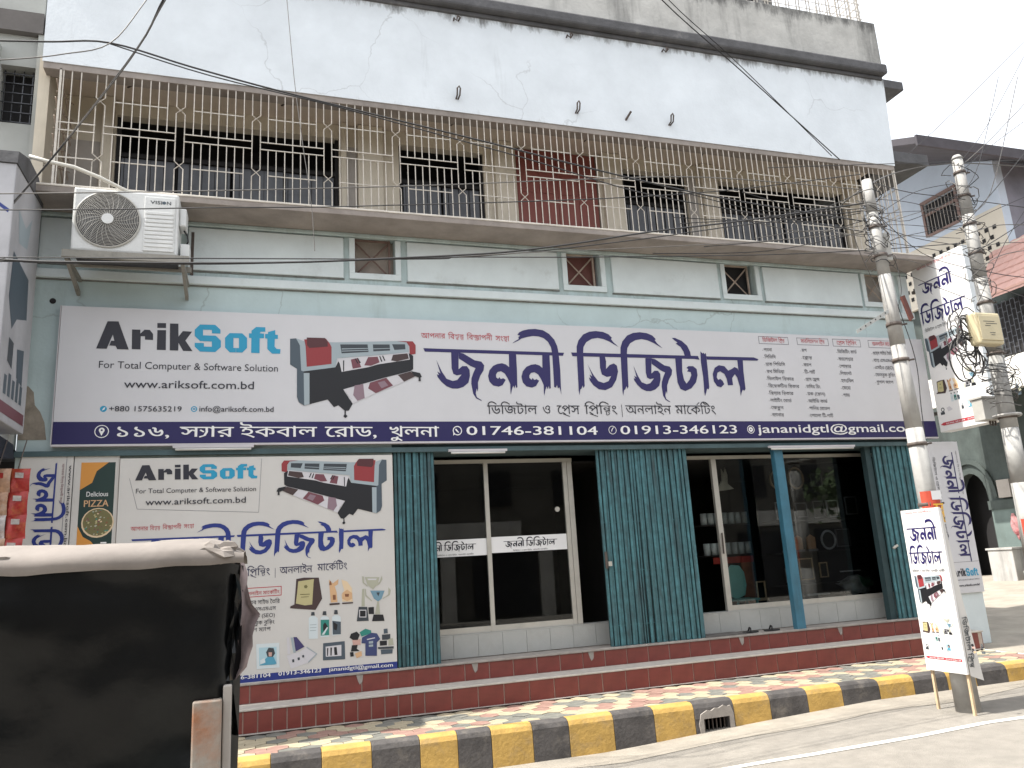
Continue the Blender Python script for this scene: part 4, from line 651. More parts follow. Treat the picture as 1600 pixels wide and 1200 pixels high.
# ---- ground floor
part('lintel', MB().box(1.6, 10.0, .02, .5, 3.5, 3.619).box(XL, 10.4, -.07, 0, 3.5, 3.56), m_lintel, bld)
part('end_pier', MB().box(9.98, 10.80, -.06, .5, .42, 3.55), m_panel, bld, bevel=.015)
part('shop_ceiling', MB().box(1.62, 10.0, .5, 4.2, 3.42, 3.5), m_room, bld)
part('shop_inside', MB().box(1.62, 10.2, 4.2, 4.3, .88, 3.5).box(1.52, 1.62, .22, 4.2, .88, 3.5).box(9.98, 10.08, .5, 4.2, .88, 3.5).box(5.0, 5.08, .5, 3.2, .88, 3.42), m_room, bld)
part('platform', MB().box(-2.6, 10.0, -.055, 4.2, .42, .888), m_grout, bld)
part('platform_nosing', MB().box(-2.6, 10.06, -.085, .02, .872, .897), m_grout, bld, bevel=.006)
st_ = part('front_steps', MB().box(-2.6, 10.2, -.445, -.055, .40, .655), m_grout, bld)
part('step_backing', MB().box(-2.59, 10.19, -.4485, -.445, .41, .654).box(-2.59, 10.05, -.0585, -.055, .678, .871), m_groutlight, st_)
part('tread', MB().box(-2.6, 10.22, -.468, -.058, .655, .676), m_tread, st_, bevel=.005)
tcache = {}
def tile(x0, x1, y, z0, z1):
    key = (round(x1 - x0, 3), round(z1 - z0, 3))
    if key not in tcache:
        m = MB().box(.006, key[0] - .006, 0, .009, .003, key[1] - .003); tcache[key] = m.mesh('tile', m_tile)
    o = obj('tile', tcache[key], st_, (x0, y + random.uniform(-.0015, .0015), z0)); o.rotation_euler = (random.uniform(-.004, .004), 0, random.uniform(-.003, .003)); return o
x = -2.55
while x < 10.0: tile(x, min(x + .312, 10.05), -.068, .676, .872); x += .312
x = -2.55
while x < 1.75: tile(x, x + .152, -.458, .43, .655); x += .152
x0 = x
while x < 10.1: tile(x, min(x + .318, 10.2), -.458, .422, .655); x += .318
part('step_end', MB().box(10.2, 10.215, -.44, -.07, .42, .655), m_tile, st_)
for xx in (1.15, 2.55, 4.1, 6.35, 8.0): part('cement_drip', MB().prism([(xx, .80), (xx + .02, .76), (xx + .05, .79), (xx + .06, .87), (xx - .02, .87)], 'y', -.073, -.068), m_grout, st_)
# folding gates
def gate(x0, x1, n, y=-.02, gap=False):
    g_ = part('folding_gate', MB().box(x0, x1, y + .045, y + .055, .90, 3.5), m_gate_d, bld)
    s = MB(); w_ = (x1 - x0) / n
    for i in range(n):
        a = x0 + i * w_; yy = y + (.0 if i % 2 else .022); tw = random.uniform(-.006, .006); gp = .45 if (n == 30 and i in (11, 12, 14)) else 1
        s.add([(a + .002, yy, .9), (a + w_ * .74 * gp, yy - .006, .9), (a + w_ * .74 + tw, yy - .006, 3.5), (a + .002 + tw, yy, 3.5), (a + .002, yy + .02, .9), (a + w_ * .74 * gp, yy + .02, .9), (a + w_ * .74 + tw, yy + .02, 3.5), (a + .002 + tw, yy + .02, 3.5)],
              [(0, 3, 2, 1), (4, 5, 6, 7), (0, 1, 5, 4), (1, 2, 6, 5), (2, 3, 7, 6), (3, 0, 4, 7)])
    part('gate_slats', s, m_gate, g_, stuff=True)
    r = MB()
    for z in (1.15, 1.85, 2.5, 3.2): r.box(x0 + .01, x1 - .01, y + .0225, y + .028, z, z + .012)
    part('gate_rivets', r, m_gate, g_, stuff=True)
    return g_
gate(1.64, 2.17, 11); gm = gate(4.45, 5.78, 30); gr_ = gate(9.18, 9.98, 16)
part('padlock', MB().box(4.475, 4.525, -.07, -.045, 1.93, 1.99), m_alu, gm); part('padlock_plate', MB().box(4.44, 4.475, -.05, -.035, 1.9, 2.12), m_clamp, gm)
part('padlock', MB().tube([(9.21, -.06, 1.93), (9.29, -.07, 1.97)], .02, 6), m_alu, gr_)
part('gate_post', MB().box(7.32, 7.47, -.05, .05, .89, 3.5), m_bluepost, bld, bevel=.006)
part('gate_post', MB().box(5.80, 5.86, .0, .08, .89, 3.5), m_gate, bld); part('gate_post', MB().box(9.06, 9.17, .04, .14, .89, 3.5), m_gate_d, bld)
# white tiled sills
sl_ = part('shop_sill', MB().box(1.7, 4.72, .36, .55, .889, 1.17).box(5.95, 9.8, .36, .55, .889, 1.17), m_grout, bld)
for a, b in ((1.75, 4.72), (5.98, 9.72)):
    n = round((b - a) / .33)
    for i in range(n): part('sill_tile', MB().box(a + (b - a) * i / n + .002, a + (b - a) * (i + 1) / n - .002, .348, .36, .90, 1.172), m_sill, sl_)
part('sill_cap', MB().box(1.75, 4.72, .345, .55, 1.172, 1.185).box(5.98, 9.72, .345, .55, 1.172, 1.185), m_sill, sl_)
GYY = .42
def shopfront(a, b, stiles, panes, label):
    f = part('shopfront', MB().box(a, b, GYY - .03, GYY + .03, 3.40, 3.45), m_alu, bld, label=label)
    for p, q in stiles: part('stile', MB().box(p, q, GYY - .03, GYY + .03, 1.185, 3.40), m_alu, f, bevel=.004)
    for p, q in panes:
        part('bottom_rail', MB().box(p, q, GYY - .025, GYY + .025, 1.186, 1.262), m_alu, f)
        part('glass_pane', MB().box(p, q, GYY - .003, GYY + .003, 1.262, 3.40), m_glass, f)
    return f
f1 = shopfront(1.95, 4.24, ((2.935, 2.995), (4.095, 4.155), (4.16, 4.235)), ((1.95, 2.935), (2.995, 4.095)), 'sliding glass doors of the left shop bay with white lettered strips')
f2 = shopfront(6.05, 7.7, ((6.50, 6.585),), ((6.585, 7.62),), 'half open sliding glass door of the right shop bay')
f3 = shopfront(7.75, 9.62, ((7.70, 7.75), (9.55, 9.62)), ((7.75, 9.55),), 'display window beside the blue gate post')
part('door_handle', MB().tube([(6.53, .37, 2.0), (6.53, .36, 2.3)], .012, 5), m_clamp, f2)
part('door_knob', MB().disc((3.98, .40, 2.74), .035, 14, .02), m_alu, f1)
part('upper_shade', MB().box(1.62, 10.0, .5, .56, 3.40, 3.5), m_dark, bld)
# strips with the shop name on the glass
ps = Print((0, GYY - .0065, 0), (1, 0, 0), (0, 0, 1), (0, -1, 0))
def title(pr, fn1, fn2, col='title', base=1):
    pr.polys(T1, fn1, col, base); pr.polys(T2, fn2, col, base)
for u0, u1, v0, v1 in ((2.0, 2.935, 2.17, 2.39), (3.0, 4.09, 2.19, 2.40)):
    ps.rect(u0, v0, u1, v1, 'white', 0)
def strip_title(cx, v0, W, H, pr=ps, col='ink'):
    s = W / 5.169
    fn = lambda u, v: (cx + (u / 1000 - 2.055) * s, v0 + (v / 1000 - 4.167) * H / 1.04)
    title(pr, fn, fn, col, 1)
strip_title(3.17, 2.235, .78, .15); strip_title(2.04, 2.225, .75, .15)
ps.bengali('ডিজিটাল ও প্রেস প্রিন্টিং  অনলাইন মার্কেটিং', 3.3, 2.20, .5, .016, 'ink', 0, 2); ps.bengali('ডিজিটাল ও প্রেস প্রিন্টিং  অনলাইন মার্কেটিং', 2.25, 2.185, .5, .016, 'ink', 0, 2)
ps.build('glass_lettering', f1)
# ---------------------------------------------------------------- things inside the shop
def frame_thing(x, y, z, w_, h_, m_, label, oval=False, t=.018, tilt=0):
    e = thing('picture_frame', label, 'frame', (x, y, z), 'award frames shown inside the display window')
    mb = MB()
    if oval:
        P = [(x + w_ / 2 * math.cos(a), y, z + h_ / 2 * math.sin(a)) for a in [2 * math.pi * i / 20 for i in range(21)]]
        mb.tube(P, t, 5, caps=False); part('frame_ring', mb, m_, e)
        part('backing', MB().prism([(x + w_ / 2 * math.cos(2 * math.pi * i / 20), z + h_ / 2 * math.sin(2 * math.pi * i / 20)) for i in range(20)], 'y', y + .01, y + .015), m_room, e)
    else:
        mb.box(x - w_ / 2, x + w_ / 2, y, y + .02, z - h_ / 2, z - h_ / 2 + t).box(x - w_ / 2, x + w_ / 2, y, y + .02, z + h_ / 2 - t, z + h_ / 2).box(x - w_ / 2, x - w_ / 2 + t, y, y + .02, z - h_ / 2 + t, z + h_ / 2 - t).box(x + w_ / 2 - t, x + w_ / 2, y, y + .02, z - h_ / 2 + t, z + h_ / 2 - t)
        part('frame_border', mb, m_, e); part('backing', MB().box(x - w_ / 2 + t, x + w_ / 2 - t, y + .012, y + .016, z - h_ / 2 + t, z + h_ / 2 - t), m_room, e)
m_gold = mat('dull_gilt', (.62, .46, .28), .4, .3, 12, bump=0); m_silv = mat('dull_silver_frame', (.62, .64, .66), .4, .3, 12, bump=0); m_dkfr = mat('dark_frame_wood', (.20, .19, .20), .4, .3, 12, bump=0)
FR = [(8.05, 3.12, .2, .26, m_gold, 1, 'dark oval frame at the top left of the display window'), (8.45, 3.14, .28, .34, m_gold, 1, 'gilt oval frame with beaded edge high in the display window'), (8.85, 3.1, .22, .22, m_dkfr, 0, 'small black frame right of the top gilt oval'),
      (8.12, 2.62, .27, .28, m_silv, 0, 'silver frame on the second shelf next to the blue post'), (8.48, 2.62, .22, .24, m_dkfr, 0, 'dark frame on the second shelf, left of centre'), (8.82, 2.62, .22, .28, m_dkfr, 0, 'dark frame on the second shelf, in the middle'), (9.1, 2.62, .24, .28, m_silv, 0, 'grey frame on the second shelf, right of centre'), (9.48, 2.66, .24, .3, m_silv, 0, 'grey frame at the right end of the second shelf'),
      (8.92, 2.12, .27, .29, m_silv, 1, 'silver round plaque frame on the third shelf'), (9.22, 2.14, .28, .29, m_dkfr, 0, 'black frame right of the silver round plaque'), (8.1, 1.6, .16, .22, m_silv, 0, 'small pale frame low by the blue post'), (8.42, 1.68, .26, .34, m_gold, 0, 'gold ornate standing frame low in the window'), (8.75, 1.65, .16, .24, m_gold, 0, 'small gilt frame right of the gold ornate one')]
for x, z, w_, h_, m_, ov, lb in FR: frame_thing(x, 1.0, z, w_, h_, m_, lb, bool(ov))
sh = thing('display_shelves', 'dark display shelves behind the right window', 'shelf', (8.7, 1.1, .9))
for z in (2.46, 1.95, 1.45): part('shelf_board', MB().box(7.8, 9.7, .9, 1.15, z - .02, z), m_room, sh)
part('shelf_back', MB().box(7.75, 9.8, 1.16, 1.18, .9, 3.4), m_dark, sh); part('shelf_edge', MB().box(8.15, 8.6, .75, .77, 1.28, 1.31), m_silv, sh); part('shelf_edge', MB().box(8.9, 9.3, .8, .82, 1.60, 1.62), m_silv, sh)
for i, x in enumerate((8.12, 8.33, 8.58)):
    t = thing('wooden_shield', ('left tan wooden award plaque on the third shelf', 'middle tan wooden award plaque on the third shelf', 'rounded tan wooden award plaque beside the silver ring')[i], 'plaque', (x, 1.0, 1.95), 'wooden award plaques in the window')
    part('plaque_board', MB().prism([(x - .08, 1.99), (x + .08, 1.99), (x + .08, 2.17), (x, 2.22), (x - .08, 2.17)], 'y', 1.0, 1.02), mat('tan_award_wood', (.45, .24, .12), .5, .3, 9), t); part('plaque_base', MB().box(x - .09, x + .09, .97, 1.04, 1.955, 1.99), m_dkfr, t)
bag = thing('plastic_bag', 'crumpled white and green plastic bag behind the display window', 'bag', (9.2, .8, 1.2))
mb = MB(); P = [Vector((9.2, .85, 1.36))]
def blob(c, r, n=10, m=8, sd=0, am=.25):
    b = MB(); b.smooth = False
    for j in range(m + 1):
        for i in range(n):
            th = math.pi * j / m; ph = 2 * math.pi * i / n; d = Vector((math.sin(th) * math.cos(ph), math.sin(th) * math.sin(ph), math.cos(th)))
            k = 1 + am * noise.noise(d * 1.7 + Vector((sd, 0, 0))); b.v.append((c[0] + d.x * r[0] * k, c[1] + d.y * r[1] * k, c[2] + d.z * r[2] * k))
    for j in range(m):
        for i in range(n): b.f.append((j * n + i, j * n + (i + 1) % n, (j + 1) * n + (i + 1) % n, (j + 1) * n + i))
    return b
part('bag_body', blob((9.15, .85, 1.38), (.28, .18, .14), 14, 10, 3, .6), mat('crumpled_white_poly', (.75, .78, .75), .4, .5, 6), bag); part('bag_print', blob((9.3, .8, 1.42), (.16, .16, .10), 12, 8, 9, .5), mat('green_poly', (.2, .5, .3), .4, .3, 6), bag)
rc = thing('roll_rack', 'rack of pale vinyl rolls behind the right glass door', 'rack', (7.2, 1.6, .9))
part('rack_shelf', MB().box(6.9, 7.9, 1.5, 1.8, 2.45, 2.47).box(6.9, 7.9, 1.5, 1.8, 1.96, 1.98), m_room, rc)
for zr in (2.47, 1.98):
    for i in range(7): part('vinyl_roll', MB().tube([(7.0 + i * .13, 1.6, zr), (7.0 + i * .13, 1.6, zr + .19)], .055, 10), mat('pale_roll', (.6, .66, .64), .6, .2, 6), rc)
pc = thing('poster_panel', 'red and brown poster panel under the vinyl rolls', 'poster', (7.3, 1.45, 1.3))
part('poster_sheet', MB().box(7.0, 7.75, 1.44, 1.45, 1.84, 1.94), mat('red_poster', (.4, .03, .015), .5, .2, 4), pc); part('poster_side', MB().box(7.5, 7.72, 1.43, 1.44, 1.1, 1.84), mat('brown_poster', (.28, .11, .05), .5, .4, 4), pc)
ch = thing('plastic_chair', 'turquoise plastic chair seen through the right glass door', 'chair', (7.15, 1.1, .9))
part('chair_back', MB().prism([(6.95, 1.45), (7.0, 1.35), (7.15, 1.3), (7.3, 1.35), (7.34, 1.5), (7.32, 1.7), (7.25, 1.8), (7.1, 1.82), (6.98, 1.72)], 'y', 1.1, 1.13), mat('turquoise_plastic', (.25, .65, .60), .35, .15, 5, bump=0), ch, bevel=.01); part('seat', MB().box(6.95, 7.35, .8, 1.12, 1.28, 1.31), MATS['turquoise_plastic'], ch)
for a, b in ((6.97, .83), (7.31, .83), (6.97, 1.1), (7.31, 1.1)): part('leg', MB().tube([(a, b, .89), (a, b, 1.28)], .018, 6), MATS['turquoise_plastic'], ch)
ck = thing('hanging_crest', 'pale bird shaped ornament hanging at the top of the right glass door', 'ornament', (6.95, .8, 3.1))
part('wing', MB().prism([(6.72, 3.0), (6.85, 3.02), (6.92, 3.12), (6.93, 3.3), (6.97, 3.22), (7.0, 3.32), (7.03, 3.2), (7.02, 3.06), (7.12, 2.98), (6.95, 2.96), (6.8, 2.95)], 'y', .8, .82), mat('dusty_ivory', (.65, .6, .48), .6, .3, 8), ck)
tr = thing('gilt_trophy', 'small gilt trophy stand low behind the right glass door', 'trophy', (7.45, .9, 1.2))
part('trophy_frame', MB().box(7.38, 7.40, .9, .92, 1.3, 1.55).box(7.40, 7.52, .9, .92, 1.53, 1.55).box(7.52, 7.54, .9, .92, 1.3, 1.55).box(7.36, 7.56, .88, .95, 1.26, 1.3), m_gold, tr)
# sandals and mat at the door
for i, (sx, lb) in enumerate(((6.6, 'left black sandal of the pair left on the step by the door'), (6.95, 'right black sandal of the pair, nearer the blue post'))):
    t = thing('sandal', lb, 'sandal', (sx, .1, .90), 'pair of sandals on the shop step')
    part('sole', MB().prism([(sx - .12, .02), (sx - .1, .09), (sx + .04, .11), (sx + .13, .08), (sx + .13, .03), (sx + .02, .0)], 'z', .899, .92), m_rubber, t, bevel=.004)
    part('strap', MB().tube([(sx - .02, .005, .915), (sx - .0, .03, .965), (sx + .01, .07, .97), (sx + .01, .11, .915)], .012, 5), m_rubber, t)
solo('doormat', MB().box(5.85, 6.5, -.02, .3, .899, .912), mat('grey_doormat', (.13, .12, .11), .95, .4, 20), 'thin grey mat on the step at the open glass door', 'doormat')
solo('bucket', MB().tube([(1.98, .12, .89), (1.98, .12, 1.2)], .07, 14, .09), m_rubber, 'black bucket on the step beside the left folding gate', 'bucket')
# tube lights under the signboard
for i, (a, b, z, lb) in enumerate(((-.95, -.05, 3.575, 'unlit fluorescent tube fitting under the signboard above the banner'), (2.34, 3.13, 3.49, 'unlit fluorescent tube fitting above the left glass doors'), (7.2, 8.75, 3.485, 'long unlit white tube light above the display window'))):
    t = thing('tube_light', lb, 'light', ((a + b) / 2, -.1, z), 'tube lights under the signboard')
    part('batten', MB().box(a, b, -.12, -.08, z, z + .03), m_signedge, t); part('tube', MB().tube([(a + .03, -.11, z - .016), (b - .03, -.11, z - .016)], .015, 8), m_tube, t)

# ---------------------------------------------------------------- main signboard
SYY = -.10
sg = thing('signboard', 'long white shop signboard with large purple Bengali lettering and a printer picture', 'signboard', (4, SYY, 3.62))
part('sign_box', MB().prism([(-2.20, 3.665), (10.42, 3.665), (10.45, 5.265), (-2.20, 5.265)], 'y', SYY, -.002), m_signface, sg)
part('sign_trim', MB().box(-2.21, 10.43, SYY - .008, -.01, 3.605, 3.628).box(-2.215, -2.205, SYY - .004, -.002, 3.63, 5.27), m_signedge, sg)
pr = Print((0, SYY, 0), (1, 0, 0), (0, 0, 1), (0, -1, 0)); mm = lambda u, v: (u / 1000, v / 1000)
pr.rect(-2.20, 3.63, 10.43, 3.888, 'purple', 0)
title(pr, mm, mm)
for c, P in LOGO: pr.polys([(c, P)], mm, c, 1)
pr.polys(PRN, mm)
for s, u, v, w_, h_, dv, c, k in TX: pr.text(s, u / 1000, v / 1000, w_ / 1000, h_ / 1000, dv / 1000, c, k)
for P in BOX:
    P = [mm(*p) for p in P]; (a, b), (c, d) = P[3], P[1]; pr.frame(a, b, c, d, .008, 'greybar', 1)
pr.disc(-1.700, 4.039, .036, 'sky', 1); pr.poly([(-1.715, 4.02), (-1.69, 4.03), (-1.68, 4.06), (-1.70, 4.05)], 'white', 2); pr.disc(-.732, 4.041, .035, 'sky', 1, .024); pr.rect(-.747, 4.033, -.717, 4.05, 'sky', 1)
pr.disc(-1.704, 3.776, .075, 'white', 1, .066); pr.disc(-1.704, 3.79, .03, 'white', 1, .011); pr.poly([(-1.731, 3.78), (-1.704, 3.725), (-1.677, 3.78), (-1.70, 3.762)], 'white', 2)
pr.disc(2.469, 3.766, .062, 'white', 1, .05); pr.poly([(2.41, 3.70), (2.44, 3.725), (2.415, 3.745)], 'white', 2); pr.poly([(2.44, 3.79), (2.455, 3.79), (2.49, 3.745), (2.50, 3.755), (2.48, 3.735), (2.445, 3.77)], 'white', 2)
pr.disc(4.687, 3.764, .06, 'white', 1, .052); pr.poly([(4.67, 3.73), (4.685, 3.77), (4.715, 3.81), (4.695, 3.80), (4.668, 3.765)], 'white', 2)
pr.disc(6.929, 3.764, .062, 'white', 1, .052); pr.disc(6.929, 3.764, .036, 'white', 1, .012)
pr.build('sign_print', sg)

# ---------------------------------------------------------------- banner on the left
bn = thing('banner', 'large white vinyl banner with blue Bengali title, trophies and bottles, left of the folding gate', 'banner', (.1, -.08, .9))
mb = MB(); nx, nz = 30, 24; x0, x1, z0, z1 = -1.50, 1.615, .885, 3.465
for j in range(nz + 1):
    for i in range(nx + 1):
        x = x0 + (x1 - x0) * i / nx; z = z0 + (z1 - z0) * j / nz; mb.v.append((x, -.07 , z))
for j in range(nz):
    for i in range(nx): k = j * (nx + 1) + i; mb.f.append((k, k + 1, k + nx + 2, k + nx + 1))
part('vinyl_sheet', mb, m_bannerface, bn)
part('banner_frame', MB().box(x0, x1, -.065, -.005, z0, z0 + .03).box(x0, x1, -.065, -.005, z1 - .03, z1).box(x0, x0 + .03, -.065, -.005, z0 + .03, z1 - .03).box(x1 - .03, x1, -.065, -.005, z0 + .03, z1 - .03), m_wood, bn)
pb = Print((0, -.07, 0), (1, 0, 0), (0, 0, 1), (0, -1, 0))
def lm(a0, a1, b0, b1): return lambda t: b0 + (t / 1000 - a0) * (b1 - b0) / (a1 - a0)
fv = lm(4.9, 4.22, 2.562, 2.262)
fu1 = lm(2.055, 4.048, -1.344, -.245); fu2 = lm(4.156, 7.224, -.225, 1.514)
title(pb, lambda u, v: (fu1(u), fv(v)), lambda u, v: (fu2(u), fv(v)), 'blue')
lu = lm(-1.814, .247, -1.335, -.006); lv = lm(4.746, 5.095, 3.205, 3.385)
for c, P in LOGO: pb.polys([(c, P)], lambda u, v: (lu(u), lv(v)), c, 1)
qu = lm(.361, 2.022, 1.541, .215); qv = lm(3.933, 4.969, 2.62, 3.42)
pb.polys(PRN, lambda u, v: (qu(u), qv(v)))
pb.polys(ITM, mm)
pb.poly([mm(*p) for p in BAND], 'blue', 0)
a, b = mm(*BBOX[3]); c, d = mm(*BBOX[1]); pb.frame(a, b, c, d, .008, 'crimson', 1)
for s, u, v, w_, h_, dv, c, k in BT: pb.text(s, u / 1000, v / 1000, w_ / 1000, h_ / 1000, dv / 1000, c, k)
for p, q in (((-1.395, 3.235), (-1.30, 2.885)), ((-1.30, 2.885), (.015, 2.802)), ((.015, 2.802), (.04, 3.44))):
    d = Vector((q[0] - p[0], q[1] - p[1])).normalized() * .002; pb.poly([(p[0] - d.y, p[1] + d.x), (q[0] - d.y, q[1] + d.x), (q[0] + d.y, q[1] - d.x), (p[0] + d.y, p[1] - d.x)], 'greybar', 1)
pb.build('banner_print', bn)
# pizza poster, strips, left vertical sign
pz = thing('pizza_poster', 'dark green pizza poster on the wall beside the large banner', 'poster', (-1.7, -.05, 1.6))
part('poster_backing', MB().box(-1.97, -1.51, -.04, -.001, .9, 3.50), m_bannerface, pz)
pp = Print((0, -.04, 0), (1, 0, 0), (0, 0, 1), (0, -1, 0))
pp.rect(-1.90, 1.5, -1.55, 3.43, 'green', 0); pp.poly([(-1.90, 3.43), (-1.62, 3.43), (-1.74, 3.33), (-1.78, 3.2), (-1.90, 3.12)], 'orange', 1); pp.poly([(-1.90, 2.72), (-1.84, 2.6), (-1.76, 2.55), (-1.68, 2.45), (-1.65, 2.2), (-1.9, 2.1)], 'orange', 1)
pp.disc(-1.70, 2.75, .165, 'sand', 2); pp.disc(-1.70, 2.755, .15, 'olive', 3)
random.seed(3)
for i in range(60):
    a = random.random() * 6.28; r = .14 * math.sqrt(random.random()); u = -1.70 + r * math.cos(a); v = 2.755 + r * math.sin(a); s = random.uniform(.006, .016)
    pp.poly([(u - s, v), (u, v - s * .7), (u + s, v + .2 * s), (u + .2 * s, v + s)], random.choice(['teal', 'khaki', 'sand', 'olive', 'wine', 'brown', 'pewter']), 4 + i % 3)
pp.latin('Delicious', -1.83, 3.045, .22, .055, 'white', .01, 2); pp.latin('PIZZA', -1.85, 2.93, .25, .075, 'tan', .03, 2); pp.rect(-1.66, 2.52, -1.6, 2.535, 'white', 2)
pp.build('poster_print', pz)
vs_ = thing('vertical_sign', 'left white sign with blue title turned sideways, behind the snack packets', 'sign', (-2.25, -.05, 1.6))
part('sign_sheet', MB().box(-2.50, -1.98, -.05, -.001, 1.0, 3.50), m_bannerface, vs_)
pv = Print((0, -.05, 0), (1, 0, 0), (0, 0, 1), (0, -1, 0))
def vtitle(p_, umat, v0, su, sv, col):   # text runs downward, headline on the right
    fn = lambda u, v: (umat + (v / 1000 - 4.9) * su, v0 - (u / 1000 - 2.055) * sv)
    title(p_, fn, fn, col)
vtitle(pv, -2.13, 3.43, .36, .335, 'blue')
pv.bengali('আপনার বিশ্বস্ত বিজ্ঞাপনী সংস্থা', -2.09, 3.42, .45, .02, 'wine', 0, 2, -90)
pv.latin('www.ariksoft.com.bd', -2.02, 3.40, .9, .03, 'ink', .02, 2, -90); pv.rect(-2.05, 1.0, -2.045, 3.5, 'greybar', 1)
pv.build('sign_lettering', vs_)
# neighbour's projecting light box (left edge)
lb_ = thing('light_box', 'grimy white projecting light box with grey pictures at the left edge', 'sign', (-2.5, -.7, 3.7))
part('box_body', MB().box(-2.68, -2.45, -1.28, -.24, 3.72, 6.42), mat('grimy_acrylic', (.44, .44, .46), .5, .2, 1.5, .5, (.22, .22, .23), 1.4, True, bump=0), lb_, bevel=.01)
part('box_hood', MB().prism([(-1.3, 6.42), (-1.28, 6.56), (-.9, 6.68), (-.5, 6.66), (-.24, 6.48), (-.22, 6.42)], 'x', -2.75, -2.44), m_blackened, lb_)
pl_ = Print((-2.45, -1.28, 0), (0, 1, 0), (0, 0, 1), (1, 0, 0))
for q, c in (([(.15, 5.5), (.75, 5.4), (.8, 4.95), (.45, 4.85), (.3, 4.7), (.12, 5.0)], 'slate'), ([(.25, 4.6), (.42, 4.58), (.42, 4.3), (.25, 4.35)], 'soot'), ([(.55, 4.55), (.8, 4.6), (.82, 4.2), (.6, 4.25)], 'slate'), ([(.2, 6.0), (.5, 5.9), (.7, 6.1), (.6, 5.7), (.3, 5.65)], 'steel')): pl_.poly(q, c, 1)
for i in range(5): pl_.rect(.2 + i * .14, 4.0, .29 + i * .14, 4.2 + .04 * (i % 2), 'slate', 1)
pl_.rect(.02, 3.80, .98, 3.92, 'wine', 1); pl_.build('box_print', lb_)
pf = Print((-2.68, -1.28, 0), (1, 0, 0), (0, 0, 1), (0, -1, 0)); pf.poly([(.02, 6.0), (.04, 6.02), (.2, 5.9), (.19, 5.86)], 'blue', 1); pf.rect(.03, 4.9, .08, 4.94, 'blue', 1); pf.build('front_print', lb_)
# snack packet strips
m_pk = [mat('white_snack_foil', (.50, .46, .44), .25, .4, 14, .6, (.30, .08, .04), 9, bump=.3, metal=.2), mat('red_snack_foil', (.36, .035, .03), .25, .3, 14, .5, (.45, .2, .05), 10, bump=.3, metal=.2), mat('brown_snack_foil', (.42, .25, .16), .3, .4, 14, .5, (.6, .55, .5), 9, bump=.3, metal=.2)]
def packet(x, y, z, w_, h_, m_, par):
    b = MB(); nx, nz = 5, 6
    for side in (-1, 1):
        for j in range(nz + 1):
            for i in range(nx + 1):
                a = i / nx; c = j / nz; bul = math.sin(math.pi * a) ** .5 * math.sin(math.pi * c) ** .5 * .035
                b.v.append((x + (a - .5) * w_ * (1 - .06 * math.sin(math.pi * c)), y + side * bul + .006 * noise.noise(Vector((x * 9 + i, z * 9 + j, side))), z + (c - .5) * h_))
        o = 0 if side == -1 else (nx + 1) * (nz + 1)
        for j in range(nz):
            for i in range(nx): k = o + j * (nx + 1) + i; b.f.append((k, k + 1, k + nx + 2, k + nx + 1))
    b.smooth = True; p_ = part('packet', b, m_, par)
    part('packet_label', MB().prism([(x - w_ * .18, z + h_ * .1), (x + w_ * .22, z + h_ * .08), (x + w_ * .22, z + h_ * .3), (x - w_ * .18, z + h_ * .32)], 'y', y - .043, y - .040), m_pk[(0 if m_ is m_pk[1] else 1)], p_)
for s, (px_, lb, mi, w_) in enumerate(((-2.70, 'outermost strip of white and brown snack packets at the left edge', 0, .22), (-2.52, 'white and orange snack packet strip left of the red strip', 2, .22), (-2.34, 'strip of glossy red snack packets hanging next to the sideways sign', 1, .19))):
    t = thing('snack_strip', lb, 'snack packets', (px_, -.75, 3.4), 'snack packets hanging in strips')
    for i in range(7): packet(px_ + random.uniform(-.012, .012), -.75 + .02 * s, 3.16 - i * .235, w_, .245, m_pk[mi] if (i + s) % 3 or mi == 1 else m_pk[0], t)
    part('hanging_string', MB().tube([(px_, -.75, 3.28), (px_ + .02, -.6, 3.6)], .006, 4), m_clamp, t)
solo('dark_tarpaulin', MB().prism([(-1.6, 3.5), (-.9, 3.62), (-.3, 3.6), (-.25, 3.45), (-.8, 3.4), (-1.5, 3.3)], 'x', -4.5, -2.52), mat('blue_black_tarp', (.015, .02, .035), .6, .4, 3), 'dark blue tarpaulin above the snack packets', 'tarpaulin')
# ---------------------------------------------------------------- air conditioner
ac = thing('air_conditioner', 'white outdoor air conditioner unit with round fan guard on a wall bracket', 'air conditioner', (-1.47, -.75, 5.70))
ay = -.75
part('casing', MB().box(-2.02, -.92, ay, ay + .36, 5.705, 6.47), m_acw, ac, bevel=.025)
part('fan_cavity', MB().disc((-1.655, ay - .006, 6.09), .322, 40, .005), m_acd, ac)
for k in range(3):
    a = k * 2.094 + .4; P = []
    for t in range(7): P.append((-1.655 + math.cos(a + t * .12) * (.06 + t * .038), 6.09 + math.sin(a + t * .12) * (.06 + t * .038)))
    for t in range(6, -1, -1): P.append((-1.655 + math.cos(a + t * .12 + .75) * (.06 + t * .038), 6.09 + math.sin(a + t * .12 + .75) * (.06 + t * .038)))
    part('fan_blade', MB().prism(P, 'y', ay - .012, ay - .009), mat('fan_blade_grey', (.10, .10, .105), .5, .1, 3, bump=0), ac)
gd = MB()
for i in range(17): gd.ring((-1.655, ay - .03 + .012 * (i / 16) ** 2, 6.09), .06 + i * .0165, .0032, 40, 'y', 4)
gd.ring((-1.655, ay - .012, 6.09), .333, .009, 48, 'y', 6)
for i in range(24):
    a = i * math.pi / 12; P = [(-1.655 + math.cos(a + .5 * t / 4) * (.05 + t * .0695), ay - .034 + .018 * (t / 4) ** 2, 6.09 + math.sin(a + .5 * t / 4) * (.05 + t * .0695)) for t in range(5)]
    gd.tube(P, .0026, 4)
part('fan_guard', gd, m_acg, ac, stuff=True); part('fan_hub', MB().disc((-1.655, ay - .045, 6.09), .062, 24, .012), m_acw, ac)
